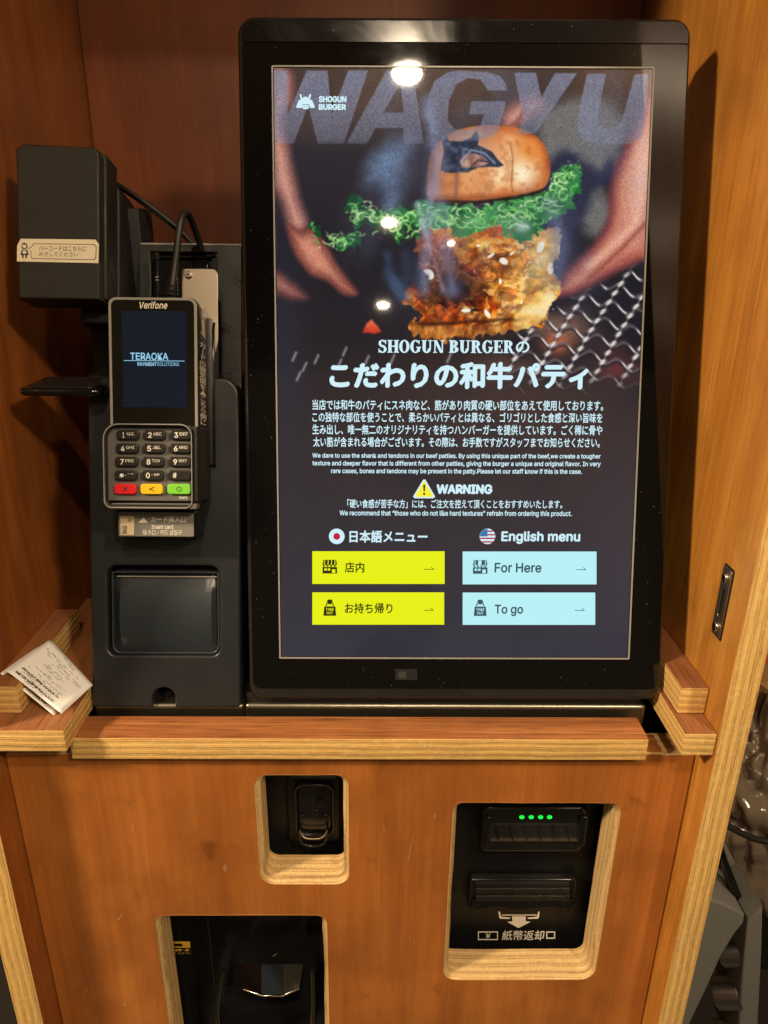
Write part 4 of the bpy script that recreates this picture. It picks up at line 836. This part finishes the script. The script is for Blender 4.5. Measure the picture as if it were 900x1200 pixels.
ar = box('terminal_arm', -.012, .020, -.05, .03, -.075, -.034, M['black_matte'], None, bev=.003); ar.data.transform(PI_ @ TF.matrix()); ar.parent = pu

# ================================================================== CARD TERMINAL
tm = empty('card_terminal', M=TF.matrix(), label='handheld size card payment terminal with number keys and red yellow green buttons', cat='card terminal')
e = TB(127.5, 348, 232, 505); uR = e[2]
plate('body', [rr(e[0], e[1] - .02, e[2], e[3], .006)], -.034, 0, M['black'], tm, bev=.0022, seg=3)
plate('silver_trim', [rr(e[0] + .0006, e[1] - .004, e[2] - .0004, e[3] - .0006, .006, rad=(.001, .001, .006, .006)), rr(e[0] + .0026, e[1] - .004, e[2] - .0026, e[3] - .0026, .004, rad=(.001, .001, .0045, .0045))], -.001, .0008, M['trim'], tm, bev=.0003)
plate('screen_glass', [rr(e[0] + .0027, e[1] - .004, e[2] - .0027, e[3] - .0027, .0045, rad=(.001, .001, .0045, .0045))], -.001, .0004, plastic('terminal_glass', (.012, .011, .008), .10, .5, 0, .04), tm)
d_ = TB(143.5, 364.5, 219, 477.5); td = plate('display', [rr(*d_, .0003)], .0003, .0006, M['t_termbg'], tm)
def T(nm, body, x0, y0, x1, y1, mt, par, z=.0008, **k): return text(nm, body, TB(x0, y0, x1, y1), z, M[mt], par, **k)
join('start_screen_logo', [T('t', 'TERAOKA', 153, 413.5, 197.5, 422, 't_term', td, bold=.03), T('t', 'PAYMENT', 161.5, 424.8, 184, 429, 't_term', td, bold=.04), T('t', 'SOLUTIONS', 184.5, 424.8, 210, 429, 't_term', td, bold=.0),
      plate('t', [rr(*TB(145.5, 422.6, 216.5, 423.3), .00002)], .0007, .0008, M['t_term'], td)], td)
T('maker_lettering', 'Verifone', 164, 353.6, 196.5, 362, 'ink', tm, bold=.02, shear=.25)
# side face print
SF = Frame(TF.world(uR + .0003, 0, 0), -TF.N, TF.R2)
sm_ = Matrix(((0, 0, 1, uR + .0004), (0, 1, 0, 0), (-1, 0, 0, 0), (0, 0, 0, 1)))
def SB(*a): return SF.box(*a)
def side(o): o.data.transform(sm_); return o
join('side_lettering', [side(text('t', 'カ\n|\nド\nの\n磁\n気\n面\nを\n▲\nこ\nち\nら\n側\nに', SB(233.6, 402, 241.6, 498), 0, M['ink'], tm, bold=.03, align='CENTER', line=.95)),
      side(plate('t', [SF.pts([(236.0, 374.5), (239.2, 374.5), (240.6, 398), (233.8, 388), (236.8, 389)])], 0, .0001, M['cream'], tm))], tm)
a = TF.uv(243.5, 362, -.034); 
bm = bmesh.new(); bl0 = uR + .0030; yv = [TF.uv(240, y, -.02)[1] for y in (362, 380, 460, 540, 548)]
prof = [(yv[0], -.047, -.044), (yv[1], -.051, -.037), (yv[2], -.053, -.035), (yv[3], -.053, -.035), (yv[4], -.050, -.038)]
vs = [[bm.verts.new((bl0 + dx_, v_, z_2)) for (z_2, dx_) in ((za, 0), (zb_, 0), (zb_, .0022), (za, .0022))] for v_, za, zb_ in prof]
for k in range(4):
    for j in range(4): bm.faces.new((vs[k][j], vs[k][(j + 1) % 4], vs[k + 1][(j + 1) % 4], vs[k + 1][j]))
bm.faces.new(vs[0]); bm.faces.new(vs[4][::-1]); bmesh.ops.recalc_face_normals(bm, faces=bm.faces[:])
frombm('swipe_rail', bm, M['black_gloss'], tm)
box('swipe_rail_base', uR - .002, bl0 + .0008, TF.uv(240, 545, -.03)[1], TF.uv(240, 372, -.03)[1], -.0500, -.0330, M['black'], tm, bev=.0005)
# keypad housing
k0 = TB(121, 496, 224.5, 597, w=.010); kr = TF.uv(226, 540, .010)[0]
plate('keypad_housing', [rr(k0[0], k0[1], kr, k0[3], .010, rad=(.006, .006, .009, .012)), rr(k0[0] + .0022, k0[1] + .004, kr - .0010, k0[3] - .0022, .008, rad=(.004, .003, .006, .010))], -.030, .011, M['black'], tm, bev=.0009, seg=3)
plate('keypad_rim', [rr(k0[0] + .0004, k0[1] + .001, kr - .0004, k0[3] - .0004, .010, rad=(.006, .006, .009, .012)), rr(k0[0] + .0012, k0[1] + .002, kr - .0010, k0[3] - .0012, .010, rad=(.005, .005, .0085, .0115))], .0108, .0113, M['trim'], tm)
k1 = TB(128, 499, 224, 587, w=.006)
kf_ = plate('keypad_face', [rr(k1[0] - .004, k1[1] - .0002, kr - .0010, k0[3] - .0026, .006, rad=(.004, .002, .006, .009))], -.02, .0055, M['grey_key'], tm, bev=.0008)
plate('keypad_lip', [rr(k0[0] + .006, k0[1] + .0004, kr + .003, k0[1] + .0048, .0012)], .001, .0105, M['grey_key'], tm, bev=.0006)
plate('side_wall', [rr(kr - .0002, k0[1] + .006, kr + .0034, k0[3] - .002, .0012)], -.034, .0095, plastic('keypad_side', (.022, .016, .012), .45), tm, bev=.0012)
KX = [(137, 163), (167.5, 194), (198.8, 224)]; KY = [(504, 515.5), (519.7, 531.3), (535.3, 547), (551, 563), (567, 579.4)]
LB = [['1|QZ.', '2|ABC', '3|DEF'], ['4|GHI', '5|JKL', '6|MNO'], ['7|PRS', '8|TUV', '9|WXY'], ["*|,'\"", '0|-SP', '#|'], ['×|', '<|', '○|']]
for r_ in range(5):
    for c_ in range(3):
        sh = r_ * .75; x0, x1 = KX[c_][0] - sh - (0.5 if c_ == 0 else 0), KX[c_][1] - (sh if c_ < 2 else .2); y0, y1 = KY[r_]
        e = TB(x0, y0, x1, y1, w=.008); mt = M['key'] if r_ < 4 else M[('red', 'yellow', 'green')[c_]]
        kk = plate('key', [rr(*e, .0026)], .005, .0085, mt, tm, bev=.0010, seg=3, label=None if r_ < 4 else ('red cancel key', 'yellow correction key', 'green enter key')[c_])
        a_, b_ = LB[r_][c_].split('|'); z = .00865; xm = x0 + (x1 - x0) * .22; ym = (y0 + y1) / 2
        if r_ == 3 and c_ == 0: L2 = [text('t', a_, TB(xm, ym - 2.5, xm + 5, ym + 2.5, w=z), z, M['ink'], kk, bold=.03)]
        elif r_ < 4: L2 = [text('t', a_, TB(xm + (1.2 if a_ == '1' else 0), ym - 3.1, xm + (3.4 if a_ == '1' else 4.4), ym + 3.3, w=z), z, M['ink'], kk, bold=.025)]
        else:
            xc = (x0 + x1) / 2; L2 = [text('t', a_, TB(xc - 3, ym - 2.8, xc + 3, ym + 2.8, w=z), z, M['dark_ink'], kk, bold=.01)]
        if b_: L2.append(text('t', b_, TB(xm + 6.2, ym - 3.1 + (0 if r_ < 3 else 1), xm + 6.2 + 3.2 * min(len(b_), 3), ym + .6, w=z), z, M['ink'], kk, bold=.004))
        join('key_lettering', L2, kk)
T('small_lettering', 'PADS', 212.5, 581.5, 222, 584.6, 'ink', tm, z=.0062, bold=.01)

# ================================================================== CABLES
def W(px, py, y): return tuple(hy(px, py, y))
def toplevel(o, **k): recentre(o); return tag(o, **k)
ty = TF.world(0, .085, -.018)[1]
c1 = tube('terminal_cable', [W(200, 352, ty), W(201, 340, ty), W(203, 325, ty + .004), W(206, 305, ty + .008), W(209, 275, ty + .012), W(213, 252, ty + .018), W(218, 247, ty + .03), W(224, 256, ty + .045), W(231, 275, ty + .058), W(236, 292, ty + .066)], .0028, M['cable'], None)
cs = [c1]
for k in range(5):
    y = 344 - k * 4.2; p = W(200.6 + k * .5, y, ty + .0015 * k); q = W(200.8 + k * .5, y - 2.4, ty + .0015 * k)
    cs.append(tube('t', [p, q], .0056 - .0003 * k, M['cable'], None, kind='POLY'))
toplevel(join('terminal_cable', cs), label='thick black cable looping up from the top of the card terminal', cat='cable')
toplevel(join('scanner_cable', [tube('t', [W(126, 209, .66), W(140, 217, .675), W(165, 233, .69), W(195, 256, .69), W(215, 272, .69), W(229, 289, .685)], .0019, M['cable'], None), tube('t', [W(126, 211.5, .668), W(142, 221, .68), W(170, 240, .70), W(198, 262, .70), W(217, 276, .69), W(226, 290, .685)], .0015, M['cable'], None)]),
         label='pair of thin black cables running down from the barcode scanner across the back panel', cat='cable')

# ================================================================== BARCODE SCANNER
BY = .600; BF = Frame((-.245, BY, 1.349), (1, 0, 0), lean(19.5)); BI = BF.matrix().inverted()
bs = empty('barcode_scanner', M=BF.matrix(), label='black box shaped barcode scanner with cream sticker, over a small black tray', cat='barcode scanner')
q = lambda x, y, w=0: BF.uv(x, y, w)
ol = [q(20, 346), q(25, 349.5), q(118, 350), q(116.5, 300), q(116, 240), q(115, 186), q(113, 180), q(26, 168.5), q(20, 174), q(18, 190), q(19, 260)]
x0_, zb_ = q(20, 349); x1_, zt_ = q(116.5, 171)
plate('body', [[(x0_ + .001, zb_ - .0005), (x1_, zb_ - .0005), (x1_ - .0002, zt_ - .006), (x1_ - .003, zt_ - .001), (x0_ + .005, zt_ + .0012), (x0_ - .0004, zt_ - .003)]], -.030, 0, M['scanner'], bs, bev=.0016, seg=3)
plate('body_cap', [[(x0_ + .012, zb_ + .004), (x1_ + .0022, zb_ + .002), (x1_ + .0022, zt_ - .003), (x1_ - .004, zt_ + .001), (x0_ + .012, zt_ + .001)]], -.034, -.010, M['scanner'], bs, bev=.002, seg=3)
ar0 = BF.box(108, 222, 153, 320, -.06); plate('mounting_arm', [rr(ar0[0], ar0[1] - .05, ar0[2], ar0[3], .010, rad=(.001, .001, .016, .001))], -.075, -.034, M['black_matte'], bs, bev=.002)
a = BF.box(28, 432, 118, 470, 0)
ty0 = hy(28, 445, .600)
tr = bmesh.new()
TZ = 1.2815
to_ = [(x, y) for x, y in rr(-.0, 0, .075, .060, .010)]
tray = plate('tray', [rr(-.289, .583, -.222, .640, .008)], TZ - .006, TZ, M['black_gloss'], None, bev=.0022, seg=3); tray.data.transform(BI); tray.parent = bs
t2 = plate('tray_mat', [rr(-.281, .590, -.230, .634, .004)], TZ - .0005, TZ + .0008, M['black_satin'], None, bev=.0003); t2.data.transform(BI); t2.parent = tray
t3 = box('tray_arm', -.250, -.215, .628, .69, TZ - .012, TZ + .003, M['black_matte'], None, bev=.003); t3.data.transform(BI); t3.parent = bs
t4 = box('column', -.262, -.205, .68, .72, 1.18, 1.42, M['black_matte'], None, bev=.004); t4.data.transform(BI); t4.parent = bs
tp = [hy(21, 289, BY), hy(25, 280.5, BY), hy(112, 281, BY), hy(116, 286, BY), hy(115.5, 308, BY), hy(20, 306, BY)]
kp = [q(20.5, 288), q(24.5, 280), q(112, 281), q(116, 286), q(115.5, 308.5), q(20, 306.5)]
sk = plate('sticker', [kp], .0000, .0005, M['paper'], bs)
zs = .0007
o1 = [q(x, y) for x, y in ((37, 289.5), (40, 285.5), (111, 286.5), (113.5, 289.5), (113, 302.5), (111, 305), (38, 303.5), (36.5, 301), (36.5, 294.5), (33.5, 291.5))]
cx_, cy_ = sum(p[0] for p in o1) / len(o1), sum(p[1] for p in o1) / len(o1)
o2 = [(cx_ + (p[0] - cx_) * .982, cy_ + (p[1] - cy_) * .93) for p in o1]
sb = [plate('t', [o1, o2], zs - .0002, zs - .0001, M['dark_ink'], sk)]
sb += [text('t', 'バーコードはこちらに', BF.box(46, 288.5, 101.5, 294.5), zs, M['dark_ink'], sk, bold=.004), text('t', 'かざしてください', BF.box(46, 295.5, 92, 301), zs, M['dark_ink'], sk, bold=.004)]
join('speech_print', sb, sk)
# small generic figure drawn beside the words
pl = lambda L, m_='dark_ink', z=zs: plate('t', [[q(x, y) for x, y in L]], z - .0001, z, M[m_], sk)
join('figure_print', [pl([(26, 286), (29, 284.6), (32, 286), (33, 290), (31, 292), (27, 292), (25.5, 290)]), pl([(27, 287), (31, 287), (31.5, 290), (29, 291.2), (26.8, 290)], 'paper', zs + .0001), pl([(26, 293), (32.5, 293), (34, 299), (32, 299.5), (32, 303), (30.5, 303), (30, 299), (28.4, 299), (28, 303), (26.5, 303), (26.5, 299.5), (24.5, 299)]), pl([(27.3, 294), (31.3, 294), (31.6, 297.8), (27, 297.8)], 'paper', zs + .0001)], sk)

# ================================================================== RECEIPTS
def receipt_mat(name, seed):
    s = NT(name); tc = s.n('ShaderNodeUVMap'); tc.uv_map = 'uv'; sp = s.n('ShaderNodeSeparateXYZ'); s.l(tc.outputs[0], sp.inputs[0]); U, V_ = sp.outputs[0], sp.outputs[1]
    def cells(nx, ny, off):
        cb = s.n('ShaderNodeCombineXYZ'); s.l(mathn(s, 'FLOOR', mathn(s, 'MULTIPLY', U, nx)), cb.inputs[0]); s.l(mathn(s, 'FLOOR', mathn(s, 'MULTIPLY', V_, ny)), cb.inputs[1]); cb.inputs[2].default_value = off
        wn = s.n('ShaderNodeTexWhiteNoise'); s.l(cb.outputs[0], wn.inputs['Vector']); return wn.outputs['Value']
    def band(x, a, b): return mathn(s, 'MULTIPLY', mathn(s, 'GREATER_THAN', x, a), mathn(s, 'LESS_THAN', x, b))
    NL = 26; row = mathn(s, 'FRACT', mathn(s, 'MULTIPLY', V_, NL)); rowm = band(row, .25, .78)
    glyph = mathn(s, 'GREATER_THAN', cells(92, NL * 4, seed), .52)
    cb = s.n('ShaderNodeCombineXYZ'); s.l(mathn(s, 'FLOOR', mathn(s, 'MULTIPLY', V_, NL)), cb.inputs[1]); cb.inputs[2].default_value = seed + 5
    wn = s.n('ShaderNodeTexWhiteNoise'); s.l(cb.outputs[0], wn.inputs['Vector']); s1 = s.n('ShaderNodeSeparateColor'); s.l(wn.outputs['Color'], s1.inputs[0])
    a = mathn(s, 'GREATER_THAN', U, mathn(s, 'ADD', mathn(s, 'MULTIPLY', s1.outputs[0], .35), .07)); b = mathn(s, 'LESS_THAN', U, mathn(s, 'ADD', mathn(s, 'MULTIPLY', s1.outputs[1], .45), .48))
    on = mathn(s, 'GREATER_THAN', s1.outputs[2], .30); word = mathn(s, 'GREATER_THAN', cells(15, NL, seed + 9), .22)
    fine = mathn(s, 'MULTIPLY', mathn(s, 'MULTIPLY', rowm, glyph), mathn(s, 'MULTIPLY', mathn(s, 'MULTIPLY', a, b), mathn(s, 'MULTIPLY', on, word)))
    region = band(V_, .05, .95)
    boldg = mathn(s, 'MULTIPLY', mathn(s, 'GREATER_THAN', cells(60, 70, seed + 2), .35), mathn(s, 'MULTIPLY', band(U, .08, .80), mathn(s, 'MAXIMUM', band(V_, .075, .125), band(V_, .20, .25))))
    boldg = mathn(s, 'MULTIPLY', boldg, mathn(s, 'GREATER_THAN', cells(10, 1, seed + 4), .2))
    k = mathn(s, 'MAXIMUM', mathn(s, 'MULTIPLY', mathn(s, 'MULTIPLY', fine, region), .85), mathn(s, 'MULTIPLY', boldg, .95))
    s.l(mix(s, k, (.93, .91, .86), (.05, .045, .05)), s.b.inputs['Base Color']); s.set(Roughness=.6); return s.m
def P3(px, py, z): return np.array(hz(px, py, z))
def receipt(name, A, Bc, C_, D_, mat, curl, label, group=None):
    """A B C D corners; u from A to B side ... printed lines run along u"""
    n = 12; bm = bmesh.new(); uvl = bm.loops.layers.uv.new('uv'); g = []
    for j in range(n + 1):
        t = j / n; row = []
        for i in range(n + 1):
            s_ = i / n; p = (A * (1 - s_) + Bc * s_) * (1 - t) + (D_ * (1 - s_) + C_ * s_) * t
            p = p + np.array([0, 0, curl * (math.sin(math.pi * s_) * .5 + .8 * (s_ - .5) ** 2 - .2 + .25 * math.sin(5 * s_ + 3 * t))]); row.append((bm.verts.new(p), s_, t))
        g.append(row)
    for j in range(n):
        for i in range(n):
            c_ = (g[j][i], g[j][i + 1], g[j + 1][i + 1], g[j + 1][i]); f = bm.faces.new([x[0] for x in c_])
            for lo_, x in zip(f.loops, c_): lo_[uvl].uv = (x[1], x[2])
    bmesh.ops.recalc_face_normals(bm, faces=bm.faces[:]); o = frombm(name, bm, mat, None)
    md = o.modifiers.new('thin', 'SOLIDIFY'); md.thickness = .0001
    return toplevel(o, label=label, cat='receipt')
# upper sheet: corners left, top, right, bottom in the photograph
r1 = receipt('paper_receipt', P3(7, 786, 1.0640), P3(72, 836, 1.0385), P3(109, 803, 1.0390), P3(59, 749, 1.0640), receipt_mat('receipt_print', 3.0), .0012, 'white printed paper receipt on top, propped against the left wooden block')
r2 = receipt('paper_receipt', P3(0, 789, 1.0588), P3(63, 838, 1.0325), P3(100, 806, 1.0340), P3(46, 757, 1.0588), receipt_mat('receipt_print_lower', 11.0), .0015, 'second paper receipt lying underneath, only its left rim showing')

# ================================================================== THINGS BESIDE THE CABINET
GY = .62
def prism(name, L, y0, y1, mat, parent=None, bev=.003, **k):
    fr = Frame((0, y0, 0), (1, 0, 0), (0, 0, 1)); o = plate(name, [[fr.uv(x, y) for x, y in L][::-1]], -(y1 - y0), 0, mat, parent, bev=bev, seg=3, **k)
    o.data.transform(fr.matrix()); return o
st = empty('folding_stand', loc=(.40, .66, .55), label='grey plastic folding stand with two slanting legs beside the right of the cabinet', cat='stand')
def sp_(o): o.data.transform(Matrix.Translation((-.40, -.66, -.55))); o.parent = st; return o
sp_(prism('leg', [(828, 1053), (850, 1060), (873, 1073), (872, 1082), (862, 1094), (846, 1120), (828, 1160), (808, 1202), (788, 1245), (740, 1245), (790, 1140)], .60, .665, M['g_bar']))
sp_(prism('leg', [(877, 1077), (894.5, 1063), (893, 1120), (887, 1240), (863, 1240), (869, 1150)], .60, .665, M['g_bar']))
sp_(prism('back_strut', [(846, 988), (851, 991), (874, 1036), (862, 1040)], .68, .69, M['g_bar'], bev=.001))
sp_(prism('rubber_strap', [(846, 1008), (853, 1008), (882, 1080), (877, 1100), (873, 1120), (869, 1085)], .625, .64, M['black_gloss'], bev=.002))
def roller(px, py, y, r, L):
    c = np.array(hy(px, py, y)); bm = bmesh.new(); bmesh.ops.create_cone(bm, cap_ends=True, segments=32, radius1=r, radius2=r, depth=L)
    bmesh.ops.bevel(bm, geom=[e for e in bm.edges if len(e.link_faces) == 2 and e.calc_face_angle() > 1], offset=.002, segments=2, affect='EDGES')
    bmesh.ops.rotate(bm, cent=(0, 0, 0), matrix=Matrix.Rotation(math.radians(62), 3, 'Y') @ Matrix.Rotation(math.radians(20), 3, 'X'), verts=bm.verts); bmesh.ops.translate(bm, vec=Vector(c), verts=bm.verts)
    return sp_(frombm('roller', bm, metal('roller_metal', (.34, .33, .30), .3), None))
roller(859, 1115, .625, .017, .03); roller(853, 1163, .62, .019, .03); roller(852, 1215, .62, .019, .03)
# crumpled clear bag behind
bm = bmesh.new(); bmesh.ops.create_icosphere(bm, subdivisions=6, radius=1)
from mathutils import noise as mn
for v in bm.verts:
    p = v.co.copy(); d = .45 * abs(mn.noise(Vector((p.x * 1.2 + p.z, p.y * 1.5, p.z * .8)) * 1.8)) + .16 * abs(mn.noise(Vector((p.x * 3 + p.z * 2, p.y * 3, p.z * 1.1)) * 2)) + .05 * abs(mn.noise(p * 7))
    v.co = Vector((p.x * .13, p.y * .10, p.z * .20)) * (.75 + d)
bg = frombm('plastic_bag', bm, plastic('bag_film', (.20, .15, .10), .16, .6, coat=.5), None); c = hy(905, 960, .80); bg.data.polygons.foreach_set('use_smooth', [True] * len(bg.data.polygons)); [bg.data.attributes.remove(bg.data.attributes[q_]) for q_ in ('sharp_edge',) if q_ in bg.data.attributes]; bg.data.transform(Matrix.Translation(Vector((c[0] + .03, .84, c[2] - .02))))
toplevel(bg, label='crumpled translucent brownish plastic bag beside the cabinet, behind the grey stand', cat='bag')
toplevel(tube('power_cord', [W(840, 962, .70), W(862, 972, .70), W(880, 984, .70), W(905, 988, .70), W(940, 985, .70)], .0042, M['cable'], None), label='black power cord crossing in front of the crumpled bag', cat='cord')
toplevel(prism('wooden_shelf', [(866, 818), (880, 800), (960, 860), (960, 900), (866, 896)], .86, 1.3, plastic('shelf_brown', (.15, .075, .035), .5), bev=.002), label='dark brown wooden shelf end right of the cabinet', cat='shelf')
toplevel(prism('wooden_post', [(886, 690), (960, 690), (960, 815), (878, 815)], .90, 1.0, plastic('post_tan', (.50, .28, .10), .5), bev=.002), label='tan wooden post standing behind the cabinet edge at right', cat='post')
toplevel(prism('red_packet', [(894, 765), (930, 762), (930, 776), (893, 778)], .84, .86, plastic('packet_red', (.62, .08, .03), .5), bev=.001), label='small red packet in front of the tan post, cut by the picture edge', cat='packet')
toplevel(prism('storage_crate', [(800, 985), (960, 985), (960, 1300), (740, 1300)], 1.05, 1.4, plastic('crate_dark', (.012, .010, .009), .5), bev=.004), label='nearly black storage crate behind the grey stand', cat='crate')

# ================================================================== CEILING LAMPS (outside the frame, mirrored in the glass)
for i, (p, r, wt) in enumerate(LAMPS):
    ld = bpy.data.lights.new('downlight', 'AREA'); ld.shape = 'DISK'; ld.size = r * 2; ld.energy = wt; ld.color = WARM
    L = bpy.data.objects.new('downlight', ld); COL.objects.link(L); L.location = (p[0], p[1], p[2] - .003)
    tgt = Vector((0, .6, 1.3)) - Vector(p)
    if i >= 4: L.rotation_euler = tgt.to_track_quat('-Z', 'Y').to_euler()
    rt = empty('ceiling_lamp', loc=p, label=['nearest small round ceiling downlight of the middle row, mirrored at the top of the screen', 'second round ceiling downlight of the middle row', 'third and farthest round ceiling downlight of the middle row', 'smallest round ceiling downlight, right of the middle row', 'large bright spotlight at the left lighting the right wall', 'large spotlight at the right lighting the left wall'][i], cat='lamp')
    plate('housing', [circ(0, 0, r * 1.35, 28), circ(0, 0, r * 1.02, 28)], -.004 if i < 4 else -.004, .05, M['trim'], rt)
    plate('stem', [circ(0, 0, r * .5, 16)], .05, 2.6 - p[2], M['black_matte'], rt)
